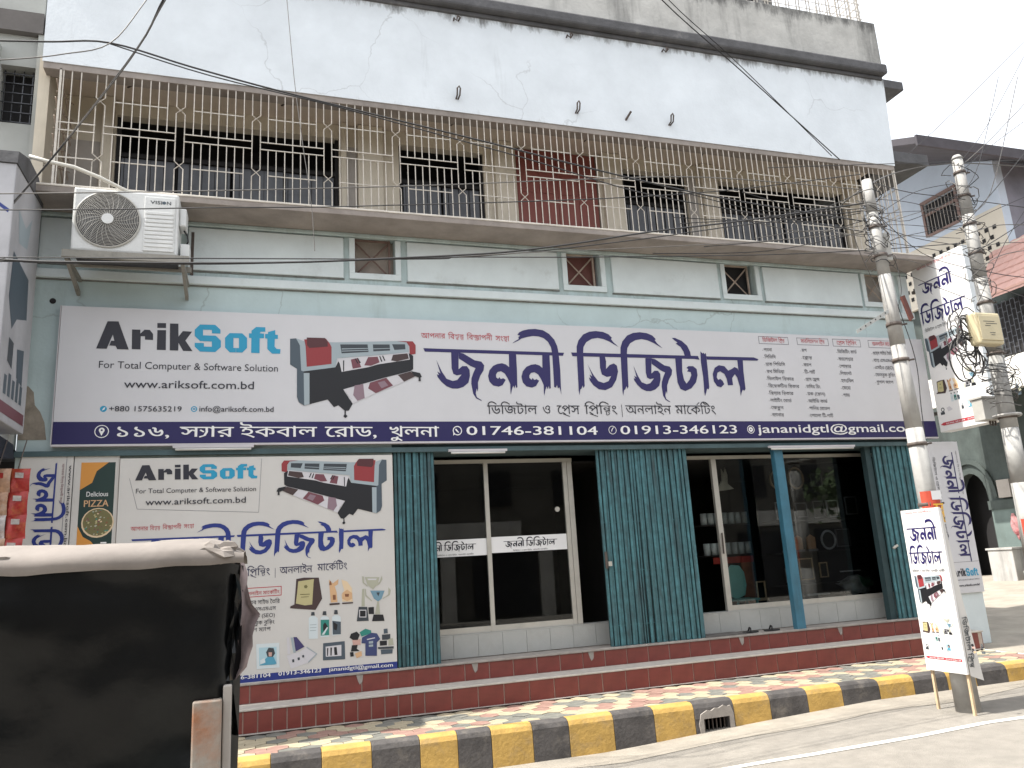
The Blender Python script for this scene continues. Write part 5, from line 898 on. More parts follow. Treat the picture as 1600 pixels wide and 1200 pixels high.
pn = part('service_panel', MB().box(-1.285, -.955, ay - .014, ay - .001, 5.74, 6.41), m_acw, ac, bevel=.008)
for i in range(9): part('louvre', MB().box(-1.27, -.97, ay - .022, ay - .015, 5.79 + i * .05, 5.824 + i * .05), m_acw, pn, bevel=.004)
pa = Print((0, ay - .0145, 0), (1, 0, 0), (0, 0, 1), (0, -1, 0)); pa.latin('VISI', -1.225, 6.322, .125, .042, 'soot', .03, 1); pa.disc(-1.078, 6.343, .02, 'slate', 1); pa.latin('N', -1.05, 6.322, .045, .042, 'soot', .03, 1); pa.build('maker_lettering', ac)
part('valve_cover', MB().box(-.92, -.84, ay + .06, ay + .3, 6.1, 6.33), m_acw, ac, bevel=.02); part('valve_cover', MB().box(-.90, -.80, ay + .1, ay + .3, 5.71, 5.9), m_acw, ac, bevel=.01)
part('drain_hose', MB().tube([(-.88, ay + .2, 6.12), (-.83, ay + .15, 6.02), (-.82, ay + .15, 5.95), (-.86, ay + .2, 5.88)], .01, 6), m_cable, ac)
br = thing('wall_bracket', 'dirty steel wall bracket carrying the air conditioner', 'bracket', (-1.45, -.4, 5.6))
part('rail', MB().box(-2.09, -.79, ay - .03, ay + .02, 5.615, 5.70), m_rustbr, br); part('rail', MB().box(-2.09, -.79, ay + .32, ay + .36, 5.64, 5.70), m_rustbr, br)
part('tray', MB().box(-1.98, -.93, ay + .03, ay + .31, 5.66, 5.68), m_acd, br)
for xx in (-2.05, -.86):
    part('arm', MB().box(xx - .02, xx + .02, ay + .0201, -.002, 5.60, 5.64), m_rustbr, br); part('strut', MB().prism([(ay + .03, 5.6), (ay + .12, 5.6), (-.02, 5.48), (-.02, 5.42), (-.05, 5.42)], 'x', xx - .018, xx + .018), m_rustbr, br)
part('wall_plate', MB().box(-.835, -.80, -.04, -.001, 5.75, 6.32), m_clamp, br)
solo('white_pipe', MB().tube([(-2.42, -1.0, 6.66), (-2.25, -.98, 6.63), (-2.0, -.92, 6.62), (-1.75, -.84, 6.56), (-1.55, -.74, 6.50), (-1.38, -.66, 6.46)], .022, 10), m_pvc, 'white plastic pipe curving over the air conditioner', 'pipe')

# ---------------------------------------------------------------- projecting sign, right vertical sign, A-board
def panel_art(p_, W, t1, t2, prn, itm_y, red, sub):
    """t1,t2 = (u0,u1,v_headline,vscale); prn = (u0,u1,v0,v1)"""
    a = lm(2.055, 4.048, t1[0], t1[1]); va = lambda v: t1[2] + (v / 1000 - 4.9) * t1[3]
    b = lm(4.156, 7.224, t2[0], t2[1]); vb = lambda v: t2[2] + (v / 1000 - 4.9) * t2[3]
    title(p_, lambda u, v: (a(u), va(v)), lambda u, v: (b(u), vb(v)), 'title')
    p_.bengali('আপনার বিশ্বস্ত বিজ্ঞাপনী সংস্থা', t1[0] + .02, t1[2] + .17 * W + .06, W * .7, W * .035, 'crimson', 0, 2)
    p_.bengali('ডিজিটাল ও প্রেস প্রিন্টিং  অনলাইন মার্কেটিং', W * .06, sub, W * .86, W * .045, 'ink', .004, 2)
    a2 = lm(.361, 2.022, prn[0], prn[1]); b2 = lm(3.933, 4.969, prn[2], prn[3]); p_.polys(PRN, lambda u, v: (a2(u), b2(v)))
    k = W / 1.9
    def place(sel, u0, v0, sc):
        src = [q for i, q in enumerate(ITM) if i in sel]; us = [p[0] for q in src for p in q[1]]; vs2 = [p[1] for q in src for p in q[1]]
        p_.polys(src, lambda u, v: (u0 + (u - min(us)) / 1000 * sc, v0 + (v - min(vs2)) / 1000 * sc))
    sc = W * .70
    place(range(0, 5), W * .06, itm_y, sc * .85); place(range(5, 13), W * .30, itm_y + .01, sc); place(range(13, 27), W * .62, itm_y, sc * .85)
    place(range(27, 43), W * .20, itm_y - .30 * W, sc * .66); place(range(61, 80), W * .48, itm_y - .33 * W, sc * .86)
    p_.disc(W * .12, itm_y - .25 * W, W * .035, 'soot', 1, W * .02); p_.rect(W * .07, itm_y - .33 * W, W * .15, itm_y - .285 * W, 'soot', 1)
    p_.poly([(W * .03, red + .02 * W), (W * .09, red + .045 * W), (W * .94, red + .045 * W), (W * .94, red - .005 * W), (W * .09, red - .005 * W)], 'crimson', 1)
    p_.latin('01746-381104', W * .14, red + .006 * W, W * .36, W * .024, 'white', .03, 2); p_.latin('01913-346123', W * .55, red + .006 * W, W * .36, W * .024, 'white', .03, 2)
pj = thing('projecting_sign', 'white light box sign projecting over the street at the right building corner', 'sign', (10.6, -.6, 3.68))
part('box_body', MB().box(10.5, 10.72, -1.12, -.10, 3.70, 6.52), m_whitesheet, pj, bevel=.006)
pq = Print((10.5, -.10, 0), (0, -1, 0), (0, 0, 1), (-1, 0, 0))
panel_art(pq, 1.0, (.09, .76, 6.20, .36), (.02, .93, 5.73, .40), (.02, .80, 4.66, 5.28), 4.30, 3.80, 5.365)
pq.build('sign_print', pj)
part('corner_strip', MB().box(10.5, 10.72, -1.135, -1.121, 3.70, 6.52), mat('shaded_acrylic', (.62, .66, .68), .5, .05, 2, bump=0), pj)
part('fixing_arm', MB().box(10.55, 10.6, -.1, 0.02, 6.1, 6.15).box(10.55, 10.6, -.1, .02, 4.0, 4.05), m_clamp, pj)
vb_ = thing('vertical_sign', 'right white sign with purple title turned sideways on the end pier', 'sign', (10.45, -.08, 1.2))
part('sign_sheet', MB().box(10.17, 10.80, -.095, -.062, 1.19, 3.55), m_signface, vb_)
pw = Print((0, -.095, 0), (1, 0, 0), (0, 0, 1), (0, -1, 0))
vtitle(pw, 10.67, 3.38, .42, .335, 'title'); pw.bengali('আপনার বিশ্বস্ত বিজ্ঞাপনী সংস্থা', 10.72, 3.4, .7, .022, 'ink', 0, 2, -90)
pw.bengali('ডিজিটাল ও প্রেস প্রিন্টিং  অনলাইন মার্কেটিং', 10.23, 3.3, 1.3, .04, 'ink', .004, 2, -90)
lu = lm(-1.814, .247, 10.24, 10.74); lv = lm(4.746, 5.095, 1.44, 1.56)
for c, P in LOGO: pw.polys([(c, P)], lambda u, v: (lu(u), lv(v)), c, 1)
pw.latin('For Total Computer & Software Solution', 10.24, 1.38, .5, .022, 'ink', 0, 2); pw.latin('www.ariksoft.com.bd', 10.30, 1.29, .42, .034, 'ink', .01, 2); pw.rect(10.17, 1.655, 10.8, 1.66, 'greybar', 1)
pw.build('sign_lettering', vb_)
ab = thing('standing_sign', 'freestanding narrow white sign on wooden legs by the kerb', 'sign', (7.17, -2.75, .2))
BX = 7.15
part('sign_panel', MB().box(BX, BX + .03, -3.01, -2.47, .615, 2.37), m_whitesheet, ab)
part('side_cloth', MB().add([(BX + .031, -3.005, 2.36), (BX + .05, -3.005, 2.36), (BX + .11, -3.015, 1.4), (BX + .20, -3.02, .54), (BX + .031, -3.02, .60), (BX + .031, -3.01, 1.4)], [(0, 1, 2, 5), (5, 2, 3, 4)]), m_bannerface, ab)
for yy in (-2.50, -2.975): part('leg', MB().box(BX + .032, BX + .058, yy - .014, yy + .014, .19, 2.35), m_wood, ab)
pu = Print((BX, -2.47, 0), (0, -1, 0), (0, 0, 1), (-1, 0, 0))
panel_art(pu, .54, (.045, .47, 2.172, .27), (.027, .505, 1.90, .243), (.045, .45, 1.274, 1.643), 1.012, .742, 1.674)
pu.build('sign_print', ab)
px = Print((BX + .045, -3.022, 0), (1, 0, 0), (0, 0, 1), (0, -1, 0)); px.bengali('ডিজিটাল প্রিন্ট', .0, 1.2, .52, .05, 'soot', .01, 1, -90); px.build('side_lettering', ab)
# ---------------------------------------------------------------- poles
def pole(base, top, r0, r1, label, segs, clamps):
    p = thing('steel_pole', label, 'pole', base)
    B_, T_ = Vector(base), Vector(top); n = len(segs)
    for i in range(n):
        a, b = segs[i], (segs[i + 1] if i + 1 < n else 1.0); ra = r0 + (r1 - r0) * a; rb = r0 + (r1 - r0) * b
        part('pole_section', MB().tube([B_.lerp(T_, a), B_.lerp(T_, b)], ra + .003 * (i % 2), 20, rb + .002 * (i % 2)), m_pole, p)
    for c in clamps:
        q = B_.lerp(T_, c); rr = r0 + (r1 - r0) * c + .008
        part('clamp_band', MB().tube([q - Vector((0, 0, .02)), q + Vector((0, 0, .02))], rr + .004, 20), m_clamp, p)
        part('clamp_bolt', MB().tube([q + Vector((rr, -.02, 0)), q + Vector((rr + .07, -.04, .01))], .012, 6), m_clamp, p)
    return p
p1 = pole((7.33, -2.77, .15), (7.19, -2.77, 6.44), .128, .058, 'leaning steel pole in front of the signboard, nearer the standing sign', [0, .3, .5, .66, .8, .93], [.36, .47, .63, .70, .84, .90])
part('perforated_strap', MB().prism([(7.13, 4.73), (6.615, 4.45), (6.624, 4.41), (7.14, 4.685)], 'y', -2.825, -2.818), m_sill, p1)
mbh = MB()
for i in range(6): t = .1 + i * .16; mbh.disc((7.125 - .50 * t, -2.829, 4.705 - .27 * t), .009, 8, .003)
part('strap_holes', mbh, m_dark, p1, stuff=True)
part('chain_fitting', MB().prism([(7.31, 4.88), (7.36, 4.90), (7.44, 4.62), (7.39, 4.58)], 'y', -2.88, -2.85), mat('rust_red_fitting', (.12, .04, .03), .7, .3, 9), p1)
part('small_meter', MB().box(7.29, 7.38, -2.79, -2.70, 5.38, 5.74), m_greybox, p1, bevel=.01)
p2 = pole((9.76, -1.90, 0), (9.83, -1.90, 7.5), .135, .072, 'tall steel pole with meter box and cable coils at the right edge', [0, .22, .36, .46, .6, .75, .88], [.48, .60, .70, .80, .86, .92, .97])
part('pole_cap', MB().tube([(9.83, -1.9, 7.5), (9.83, -1.9, 7.53), (9.83, -1.9, 7.56)], .085, 14, .05), m_pole, p2)
part('pole_collar', MB().ring((9.79, -1.9, 3.62), .16, .022, 24, 'z', 6), m_pole, p2)
mt = thing('meter_box', 'yellowed electric meter box strapped to the right pole', 'meter box', (9.45, -2.15, 4.5))
part('meter_case', MB().box(9.22, 9.66, -2.2, -2.03, 4.55, 5.0), m_meter, mt, bevel=.03); part('meter_lid', MB().box(9.25, 9.63, -2.215, -2.2, 4.60, 4.95), m_meter, mt, bevel=.01)
part('meter_knob', MB().tube([(9.66, -2.1, 4.8), (9.73, -2.1, 4.8)], .035, 8), m_meter, mt)
pm = Print((0, -2.216, 0), (1, 0, 0), (0, 0, 1), (0, -1, 0))
for a, b, c in ((9.32, 9.52, 4.86), (9.36, 9.56, 4.83), (9.34, 9.44, 4.80), (9.4, 9.5, 4.70), (9.42, 9.49, 4.67)): pm.rect(a, c, b, c + .008, 'soot', 1)
pm.build('meter_markings', mt)
jb = thing('junction_box', 'grey junction box at the foot of the projecting sign', 'junction box', (9.75, -1.55, 3.7))
part('box_case', MB().box(9.72, 10.02, -1.62, -1.44, 3.62, 3.93), m_greybox, jb, bevel=.008); part('box_lid', MB().box(9.70, 10.04, -1.64, -1.42, 3.93, 3.955), m_greybox, jb)
for i in range(3): part('cable_gland', MB().tube([(9.90 + i * .05, -1.53, 3.62), (9.90 + i * .05, -1.53, 3.55)], .015, 6), m_clamp, jb)
for nm, (cx, r, z0, a0, a1) in {'red': (8.045, .152, 2.02, 200, 330)}.items():
    mb = MB(); P = []
for X, Y, Z0, Z1, rr, lb, g_ in ((7.285, -2.77, 2.165, 2.56, .118, 'small red and white poster wrapped on the leaning pole', 'জরু'), (9.775, -1.90, 1.75, 2.22, .132, 'red and yellow poster wrapped on the right pole', 'রে')):
    t = thing('pole_poster', lb, 'poster', (X, Y, Z0)); mb = MB(); n = 12
    for i in range(n + 1):
        a = R(185 + 150 * i / n); mb.v += [(X + rr * math.cos(a), Y + rr * math.sin(a), Z0), (X + rr * math.cos(a), Y + rr * math.sin(a), Z1)]
    for i in range(n): mb.f.append((2 * i, 2 * i + 2, 2 * i + 3, 2 * i + 1))
    part('poster_paper', mb, mat('poster_red', (.45, .06, .03), .7, .15, 6), t)
    q = Print((X, Y - rr, 0), (1, 0, 0), (0, 0, 1), (0, -1, 0)); q.rect(-.07, Z1 - .1, .07, Z1, 'white', 4); q.bengali(g_, -.07, Z0 + .1, .14, .15, 'yellow', .02, 6); q.build('poster_lettering', t)
# cable coils at the meter
random.seed(11)
co = thing('cable_coil', 'tangled coils of black cable hanging beside the meter box', 'cable coil', (9.2, -2.0, 4.7))
for i in range(15):
    cx = 9.22 + random.uniform(-.06, .06); cz = 4.72 + random.uniform(-.28, .22) - (.25 if i > 8 else 0); r = random.uniform(.10, .24); e = random.uniform(.9, 1.5); P = []
    ph = random.random() * 6
    for k in range(19):
        a = ph + 2 * math.pi * k / 17; P.append((cx + r * math.cos(a) + .02 * noise.noise(Vector((i, k * .5, 0))), -1.98 + .1 * math.sin(a * .5 + i) + random.uniform(-.01, .01), cz + r * e * math.sin(a) + .03 * noise.noise(Vector((k * .4, i, 2)))))
    part('cable_loop', MB().tube(P, .0075 if i % 3 else .011, 5), m_cable if i % 4 else m_cable2, co)
ct = thing('cable_tangle', 'snarl of thin cables wound round the right pole under the meter', 'cable tangle', (9.78, -1.9, 4.2))
for i in range(12):
    P = []; z = 4.55 - i * .05; ph = random.random() * 6; r = random.uniform(.17, .3)
    for k in range(16): a = ph + k * .5; P.append((9.79 + r * math.cos(a), -1.9 + r * .8 * math.sin(a), z - k * .02 + .12 * noise.noise(Vector((i * 2.1, k * .35, 1)))))
    part('cable_loop', MB().tube(P, .006, 4), m_cable if i % 3 == 0 else m_cable2, ct)
ct1 = thing('cable_tangle', 'snarl of thin cables round the top of the leaning pole', 'cable tangle', (7.2, -2.77, 6.0))
for i in range(14):
    P = []; z = 6.3 - i * .065; ph = random.random() * 6; r = random.uniform(.08, .2)
    for k in range(12): a = ph + k * .55; P.append((7.2 + r * math.cos(a), -2.77 + r * .8 * math.sin(a), z - k * .015 + .15 * noise.noise(Vector((i * 1.7, k * .35, 5)))))
    part('cable_loop', MB().tube(P, .0055, 4), m_cable if i % 3 == 0 else m_cable2, ct1)
ct2 = thing('cable_tangle', 'snarl of cables round the upper part of the right pole', 'cable tangle', (9.83, -1.9, 6.4))
for i in range(16):
    P = []; z = 7.35 - i * .13; ph = random.random() * 6; r = random.uniform(.12, .26)
    for k in range(12): a = ph + k * .55; P.append((9.82 + r * math.cos(a), -1.9 + r * .8 * math.sin(a), z - k * .02 + .2 * noise.noise(Vector((i * 1.7, k * .35, 9)))))
    part('cable_loop', MB().tube(P, .006, 4), m_cable if i % 3 == 0 else m_cable2, ct2)
# ---------------------------------------------------------------- overhead cables
LBL = {0: 'long black cable from the left edge dipping along the upper wall to the leaning pole', 1: 'thin cable running just under the long dipping cable', 2: 'pale cable crossing the top left corner', 3: 'upper of the two straight cables across the air conditioner', 4: 'lower of the two straight cables across the air conditioner',
       5: 'thickest black cable passing below the air conditioner', 6: 'thinner cable lashed under the thickest black cable', 7: 'faint cable leaving the bundle across the middle vent', 8: 'cable running level past the middle vent to the right', 9: 'short cable joining the bundle at the left edge',
       10: 'thick dark drop cable slanting down the left of the balcony', 11: 'thin drop cable beside the thick slanting one', 12: 'left cable of the pair slanting across the upper right wall', 13: 'right cable of the pair slanting across the upper right wall', 14: 'frayed brown wire hanging down the middle of the upper wall',
       15: 'cable joining the tops of the two poles', 16: 'cable below the one joining the pole tops', 17: 'highest level cable reaching the right pole top'}
for i, (r, c, P) in enumerate(CABLES):
    Q = []
    pts = [Vector(p) for p in P]
    for a in range(len(pts) - 1):
        p0 = pts[max(a - 1, 0)]; p1_, p2_ = pts[a], pts[a + 1]; p3 = pts[min(a + 2, len(pts) - 1)]
        for k in range(5):
            t = k / 5; Q.append(.5 * ((2 * p1_) + (p2_ - p0) * t + (2 * p0 - 5 * p1_ + 4 * p2_ - p3) * t * t + (3 * p1_ - p0 - 3 * p2_ + p3) * t ** 3))
    Q.append(pts[-1])
    if i < 18: lb, gp = LBL[i], 'overhead cables across the facade'
    elif i < 30: lb, gp = 'thin cable strung between the two poles', 'thin cables strung between the poles'
    elif i < 38: lb, gp = 'thin cable running from the leaning pole along the balcony', 'thin cables along the balcony'
    elif i < 53: lb, gp = 'thin cable leaving the right pole towards the sky', 'thin cables leaving the right pole'
    else: lb, gp = ('slack cable hanging down the leaning pole to the standing sign', 'looped slack cable on the leaning pole', 'short slack cable left of the leaning pole')[min(i - 53, 2)], 'slack cables on the leaning pole'
    solo('cable', MB().tube(Q, r * .8, 5), m_cable2 if c or i % 4 == 3 else m_cable, lb, 'cable', gp)

# ---------------------------------------------------------------- left neighbour
nb = thing('neighbour_building', 'grey neighbouring building at the left edge with a barred window', 'building', (-4, 0, 0))
mb = MB(); mb.box(-12, -3.02, -.2, .1, 3.6, 8.68).box(-3.02, -2.60, -.2, .1, 3.6, 7.49).box(-3.02, -2.60, -.2, .1, 8.26, 8.68).box(-12, -2.60, -.2, .1, 8.96, 14)
part('wall', mb, m_lneigh, nb); part('ledge', MB().box(-12, -2.58, -.3, .1, 8.68, 8.96), m_lneighd, nb)
part('shop_dark', MB().box(-12, -2.62, .3, .35, 0, 3.6).box(-12, -2.6, -.2, .3, 3.5, 3.6), m_dark, nb)
wn = part('window', MB().box(-3.02, -2.60, .02, .04, 7.49, 8.26), m_dark, nb)
for i in range(5): part('window_bar', MB().box(-3.0 + i * .1, -2.99 + i * .1, -.1, -.09, 7.49, 8.26), m_pane, wn)
for i in range(6): part('window_bar', MB().box(-3.02, -2.60, -.115, -.105, 7.55 + i * .13, 7.56 + i * .13), m_pane, wn)
part('shutter', MB().box(-3.06, -3.03, -.62, -.2, 7.5, 8.5), m_lneigh, nb, label='open grey green shutter leaf')
part('lattice_post', MB().box(-2.63, -2.55, -.27, -.21, 6.55, 8.68), m_lneigh, nb)

# ---------------------------------------------------------------- right-hand house across the lane
hs_ = thing('corner_house', 'old bluewashed house across the lane with salmon tiled lean-to roof and dark arch', 'house', (20, 8, 1))
HX = 20.0
uw = MB()
for P in ([(5.33, 10), (6.70, 10), (6.70, 13.17), (5.33, 12.56)], [(6.70, 10), (7.87, 10), (7.87, 11.35), (6.70, 11.35)], [(6.70, 12.36), (7.87, 12.36), (7.87, 13.69), (6.70, 13.17)], [(7.87, 10), (14, 10), (14, 16.4), (7.87, 13.69)]): uw.prism(P, 'x', HX, HX + .3)
part('upper_wall', uw, m_house, hs_)['kind'] = 'stuff'
part('return_wall', MB().box(HX + .3, HX + 8, 5.33, 5.6, 10.0, 12.55), mat('shaded_violet_wall', (.20, .19, .22), .9, .3, 1), hs_)
part('return_opening', MB().box(HX + 2.2, HX + 6, 5.30, 5.33, 10.8, 12.4), m_dark, hs_); part('return_post', MB().tube([(HX + 2.9, 5.2, 10.3), (HX + 2.9, 5.2, 12.8)], .08, 8), m_taupe, hs_)
w_ = part('window', MB().box(HX + .1, HX + .15, 6.70, 7.87, 11.35, 12.36), m_dark, hs_)
part('window_frame', MB().box(HX - .06, HX, 6.62, 7.95, 12.36, 12.46).box(HX - .05, HX, 7.87, 7.95, 11.3, 12.36).box(HX - .05, HX, 6.62, 6.70, 11.3, 12.36).box(HX - .05, HX, 6.7, 7.87, 11.27, 11.35).box(HX - .03, HX, 6.7, 7.87, 11.95, 12.03), m_brown, w_)
for i in range(9): part('window_bar', MB().box(HX - .045, HX - .03, 6.78 + i * .125, 6.795 + i * .125, 11.35, 12.36), m_taupe, w_)
part('roof', MB().prism([(4.5, 12.2), (4.5, 12.4), (14, 16.7), (14, 16.48)], 'x', 16.4, 30), m_roofdark, hs_)
part('roof_fascia', MB().box(16.35, 30, 4.44, 4.5, 12.12, 12.42), m_roofdark, hs_)
lt = part('lattice_wall', MB().box(HX - .02, HX + .25, 1.0, 14, 9.2, 10.0), m_houselow, hs_)
for j in range(5):
    for i in range(30):
        y = 5.6 + i * .27 + (.13 if j % 2 else 0); z = 9.5 + j * .27 + (.0)
        if y > 12: continue
        part('lattice_hole', MB().box(HX - .025, HX - .02 + .004, y, y + .11, z, z + .12) if j > 1 else MB().box(HX - .03, HX - .022, y, y + .11, z, z + .12), m_dark, lt)
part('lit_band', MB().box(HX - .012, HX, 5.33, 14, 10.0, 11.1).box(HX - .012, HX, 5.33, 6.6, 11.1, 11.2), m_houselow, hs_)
# tiled lean-to roof
rf = part('leanto_roof', MB().add([(HX - .75, -2, 8.5), (HX - .75, 5.95, 8.5), (HX + .05, 5.95, 10.0), (HX + .05, -2, 10.0), (HX - .75, -2, 8.42), (HX - .75, 5.95, 8.42), (HX + .05, 5.95, 9.9), (HX + .05, -2, 9.9)], [(0, 1, 2, 3), (4, 7, 6, 5), (0, 4, 5, 1), (0, 3, 7, 4), (1, 5, 6, 2), (2, 6, 7, 3)]), m_rtile, hs_)
tl = MB(); tl.add([(0, 0, 0), (0, .29, 0), (.17, .29, .24), (.17, 0, .24), (-.03, 0, .05), (-.03, .145, .075), (-.03, .29, .05), (.13, .29, .27), (.13, .145, .295), (.13, 0, .27)], [(0, 4, 5, 6, 1), (4, 9, 8, 5), (5, 8, 7, 6), (0, 3, 9, 4), (1, 6, 7, 2)])
tme = tl.mesh('roof_tile', m_rtile)
for r_ in range(7):
    for i in range(26):
        y = -1.6 + i * .29 + (.145 if r_ % 2 else 0); t = r_ / 7.0
        if y < 1.5 or y > 5.7: continue
        o = obj('roof_tile', tme, rf, (HX - .77 + .8 * t, y, 8.49 + 1.5 * t)); o.rotation_euler = (random.uniform(-.02, .02), random.uniform(-.03, .03), random.uniform(-.02, .02))
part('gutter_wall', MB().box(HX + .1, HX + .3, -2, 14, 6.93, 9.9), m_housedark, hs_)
gw = part('veranda_grille', MB().box(HX + .05, HX + .08, -2, 6.2, 6.93, 8.45), m_dark, hs_)
mb = MB()
for i in range(60):
    y = -1.9 + i * .135; mb.box(HX - .01, HX + .01, y, y + .018, 6.93, 8.45)
    for j in range(5): zz = 7.1 + j * .3 + (.15 if i % 2 else 0); mb.box(HX - .01, HX + .01, y + .018, y + .135, zz, zz + .018)
part('grille_bars', mb, m_pane, gw, stuff=True)
part('canopy_slab', MB().add([(HX - 2.2, -2, 5.56), (HX - 2.2, 7.4, 5.56), (HX - 2.2, 7.4, 6.36), (HX - 2.2, -2, 6.36), (HX + .02, -2, 5.95), (HX + .02, 7.4, 5.95), (HX + .02, 7.4, 6.85), (HX + .02, -2, 6.85)], [(0, 1, 2, 3), (4, 7, 6, 5), (0, 4, 5, 1), (3, 2, 6, 7), (0, 3, 7, 4), (1, 5, 6, 2)]), mat('whitewashed_slab', (.62, .60, .56), .9, .1, 1), hs_)  # overhang lengthened so that it shades the wall below
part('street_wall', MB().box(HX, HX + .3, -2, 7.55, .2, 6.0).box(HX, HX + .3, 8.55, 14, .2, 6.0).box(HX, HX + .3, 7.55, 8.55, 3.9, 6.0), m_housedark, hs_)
ar_ = MB(); n = 10; P = [(7.55, 3.0)] + [(8.05 - .5 * math.cos(math.pi * i / n), 3.0 + .85 * math.sin(math.pi * i / n) ** .8) for i in range(1, n)] + [(8.55, 3.0), (8.55, 3.9), (7.55, 3.9)]
ar_.prism(P, 'x', HX - .01, HX + .29); part('arch_head', ar_, m_housedark, hs_)
P = [(8.05 - .85 * math.cos(math.pi * i / 14), 3.1 + 1.15 * math.sin(math.pi * i / 14)) for i in range(15)]; P2 = [(8.05 - .74 * math.cos(math.pi * i / 14), 3.1 + 1.03 * math.sin(math.pi * i / 14)) for i in range(14, -1, -1)]
part('arch_moulding', MB().prism(P + P2, 'x', HX - .08, HX), m_housedark, hs_)
part('arch_dark', MB().box(HX + .8, HX + .85, 6.8, 9.5, .2, 4.2), m_dark, hs_)
part('impost', MB().box(HX - .08, HX + .0, 5.9, 7.55, 2.75, 3.0), m_housedark, hs_)
part('pier_face', MB().box(HX - .04, HX + .0, 5.6, 7.5, .6, 2.75), mat('greenish_pier', (.13, .17, .16), .9, .3, 1.3, .5, (.1, .12, .11), 1.2, True), hs_)
bl = thing('concrete_block', 'low pale concrete block beside the dark arch', 'block', (19.2, 6.9, .9)); part('block_body', MB().box(18.9, 19.7, 6.2, 6.95, .7, 1.65), m_concrete, bl, bevel=.02); part('block_cap', MB().box(18.87, 19.73, 6.17, 6.98, 1.65, 1.70), m_concrete, bl)
bl = thing('door_steps', 'two concrete door steps at the right edge', 'steps', (19.4, 5.2, .9)); part('step', MB().box(18.9, 19.9, 4.6, 6.0, .7, 1.1), m_concrete, bl, bevel=.02); part('step', MB().box(19.3, 19.9, 4.6, 6.0, 1.1, 1.4), m_concrete, bl, bevel=.02)
cl_ = thing('hanging_cloth', 'small red and white cloth hanging on the wall right of the arch', 'cloth', (19.9, 6.7, 2.2)); b_ = blob((19.88, 6.75, 2.25), (.06, .16, .3), 8, 8, 4, .6); part('cloth_body', b_, mat('red_white_cloth', (.4, .2, .2), .9, .5, 9, .8, (.3, .02, .03), 6), cl_)
solo('electric_meter', MB().box(19.85, 19.97, 6.7, 7.1, 3.05, 3.55), m_taupe, 'small meter cabinet on the wall above the hanging cloth', 'meter', bevel=.01)

# ---------------------------------------------------------------- rickshaw hood in the foreground
hd = thing('rickshaw', 'rickshaw with a black oilcloth hood and faded pale top in the left foreground', 'rickshaw', (-1.6, -6.3, 0))
HY = -6.9; hx0, hx1 = -3.4, -.045
mb = MB(); nx, nz = 90, 50
def wr(x, z): return .05 * noise.noise(Vector((x * .9 + .5 * z, z * 1.5, 11))) * min(1, (2.12 - z) * 4) + .030 * noise.noise(Vector((x * 1.7, z * 2.6, 1))) + .013 * noise.noise(Vector((x * 4 + z * 3, z * 5, 4))) + .006 * noise.noise(Vector((x * 11, z * 9, 8)))
for j in range(nz + 1):
    for i in range(nx + 1):
        x = hx0 + (hx1 - hx0) * i / nx; z = .62 + (2.10 + .012 * math.sin(x * 4) - .62) * j / nz
        e = max(0, (x - (hx1 - .10)) / .10); tp = max(0, (j / nz - .96) / .04)
        mb.v.append((x - .018 * e * (1 - j / nz), HY + wr(x, z) + .10 * e ** 2 - .01 * tp, z - .02 * e * e * (j / nz)))
for j in range(nz):
    for i in range(nx): k = j * (nx + 1) + i; mb.f.append((k, k + 1, k + nx + 2, k + nx + 1))
mb.smooth = True; part('canvas_side', mb, m_canvas, hd)
part('canvas_end', MB().box(hx1 - .05, hx1 - .035, HY + .09, -5.7, .62, 2.05).box(hx0, hx0 + .02, HY + .02, -5.7, .62, 2.05).box(hx0, hx1 - .05, -5.72, -5.7, .62, 2.05), m_canvas, hd)
mb = MB(); nx, ny = 90, 12; sec = [(-.022, -.03), (-.030, .0), (-.024, .04), (.0, .075), (.05, .10), (.15, .115), (.35, .125), (.6, .13), (.9, .12), (1.1, .09), (1.2, .0)]
for j, (dy, dz) in enumerate(sec):
    for i in range(nx + 1):
        x = hx0 - .01 + (hx1 + .012 - hx0) * i / nx; e = max(0, (x - (hx1 - .16)) / .17)
        mb.v.append((x, HY + dy + .5 * (wr(x, 2.1)) , 2.105 + (.7 * dz if dz < 0 else .68 * dz * (1 - .75 * e ** 2)) + .010 * noise.noise(Vector((x * 3, j * .6, 2))) + .006 * noise.noise(Vector((x * 9, j * .9, 5)))))
for j in range(len(sec) - 1):
    for i in range(nx): k = j * (nx + 1) + i; mb.f.append((k, k + 1, k + nx + 2, k + nx + 1))
mb.smooth = True; part('canvas_top', mb, m_canvtop, hd)
part('top_fold', blob((-.85, HY + .0, 2.13), (.13, .035, .018), 14, 8, 2, .5), m_canvtop, hd); part('top_fold', blob((-.13, HY + .01, 2.13), (.07, .04, .035), 14, 8, 5, .9), m_canvtop, hd)
fl = MB(); 
for j in range(13):
    z = 2.12 - j * .036; wv = (.02, .04, .05, .05, .055, .065, .095, .075, .07, .075, .06, .045, .02)[j]
    for i in range(5): fl.v.append((hx1 - .035 + wv * i / 4 + .012 * noise.noise(Vector((j * .5, i, 3))), HY + .09 + .03 * math.sin(i * 1.8 + j * .5), z))
for j in range(12):
    for i in range(4): k = j * 5 + i; fl.f.append((k, k + 1, k + 6, k + 5))
fl.smooth = True; part('torn_flap', fl, m_rag, hd)
fl = MB()
for j in range(13):
    z = 2.05 - j * .045
    for i in range(4): fl.v.append((hx1 - .05 + .035 * i / 3 + .012 * math.sin(j * .6), HY + .04 + .02 * math.sin(i * 2 + j), z))
for j in range(12):
    for i in range(3): k = j * 4 + i; fl.f.append((k, k + 1, k + 5, k + 4))
part('canvas_strip', fl, m_canvas, hd)
part('side_post', MB().box(-.198, -.105, HY - .03, HY + .02, .55, 1.64), m_rick, hd, bevel=.006)
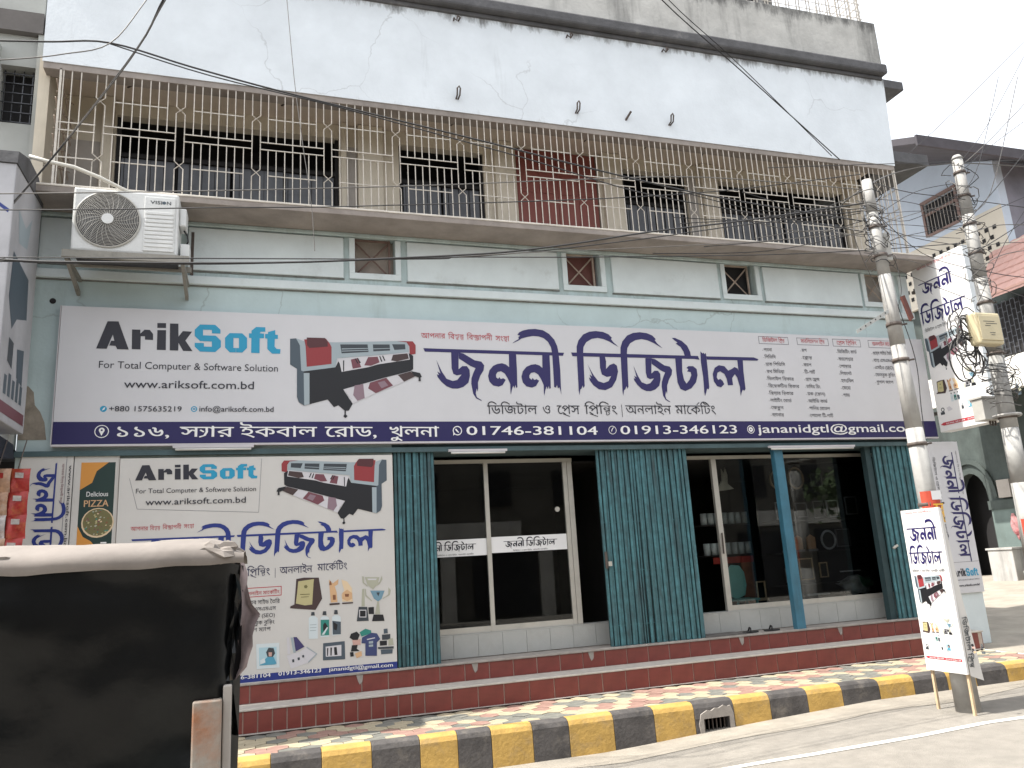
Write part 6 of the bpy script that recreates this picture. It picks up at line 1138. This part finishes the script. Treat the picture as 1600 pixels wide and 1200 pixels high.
part('side_rail', MB().box(-.103, -.075, HY - .01, HY + .03, .5, 1.68), m_taupe, hd, bevel=.005)
part('body_tub', MB().box(hx0, -.2, HY + .03, -5.75, .38, .7), m_rick, hd); part('chassis', MB().box(hx0 - .3, -.2, -6.5, -6.1, .3, .38), m_clamp, hd)
for x_, y_ in ((-.8, HY + .02), (-.8, -5.8), (-3.3, -6.3)):
    w0 = part('wheel', MB().ring((x_, y_, .32), .29, .035, 28, 'y', 8), m_rubber, hd); part('hub', MB().tube([(x_, y_ - .06, .32), (x_, y_ + .06, .32)], .04, 10), m_alu, w0)
    sp = MB()
    for i in range(12): a = i * math.pi / 6; sp.tube([(x_, y_, .32), (x_ + .27 * math.cos(a), y_, .32 + .27 * math.sin(a))], .004, 4)
    part('spokes', sp, m_alu, w0, stuff=True)

# ---------------------------------------------------------------- litter
solo('paper_scrap', blob((9.3, -1.95, .025), (.13, .09, .02), 10, 6, 2, .5), m_sill, 'white paper scrap on the road behind the standing sign', 'litter')
solo('paper_scrap', blob((13.5, 1.0, lane_z(13.5, 1.0) + .02), (.12, .05, .02), 8, 5, 3, .5), m_sill, 'small white scrap in the shade of the lane', 'litter')
solo('dead_leaf', blob((4.7, -2.45, .012), (.05, .03, .01), 8, 5, 6, .5), m_brown, 'dark leaf on the road near the painted line', 'leaf')
# ---------------------------------------------------------------- the other side of the street (what the shop glass mirrors)
op = thing('street_building', 'plain two storey building on the opposite side of the street', 'building', (8, -19, 0))
part('wall', MB().box(-14, 45, -22, -19.5, 0, 7.5), m_opp, op)
m_pale = mat('opposite_pale_paint', (.62, .60, .55), .9, .3, 1.5)
for i in range(14): part('shopfront', MB().box(-12 + i * 4, -9.4 + i * 4, -19.5, -19.42, .1, 2.8), m_dark, op); part('pillar', MB().box(-9.3 + i * 4, -8.75 + i * 4, -19.5, -19.3, 0, 3.0), m_pale, op)
for i in range(18): part('window', MB().box(-12.5 + i * 3, -11.3 + i * 3, -19.5, -19.42, 4.3, 5.7), m_dark, op)
for i in range(7): part('shop_board', MB().box(-11 + i * 8, -6 + i * 8, -19.42, -19.3, 3.05, 3.7), m_pale, op)
for i, tx in enumerate((3.5, 14.5, 24.0)):
    t = thing('street_tree', ('slim tree on the far pavement opposite the folding gate', 'slim tree on the far pavement opposite the display window', 'slim tree furthest along the far pavement')[i], 'tree', (tx, -17.5, 0), 'trees on the far pavement')
    part('trunk', MB().tube([(tx, -17.5, 0), (tx + .1, -17.4, 1.6), (tx - .05, -17.5, 3.0), (tx + .2, -17.5, 4.2)], .16, 8, .07), m_clamp, t)
    cr = MB()
    for k in range(420):
        q = Vector((random.gauss(0, 1), random.gauss(0, 1), random.gauss(0, .75))) * .62; q = Vector((tx, -17.5, 4.3)) + q; s_ = random.uniform(.08, .2); n1 = Vector((random.uniform(-1, 1), random.uniform(-1, 1), random.uniform(-1, 1))).normalized(); n2 = n1.orthogonal().normalized()
        cr.add([q + n1 * s_, q + n2 * s_ * .6, q - n1 * s_, q - n2 * s_ * .6], [(0, 1, 2, 3)])
    part('crown', cr, m_foliage, t, stuff=True)
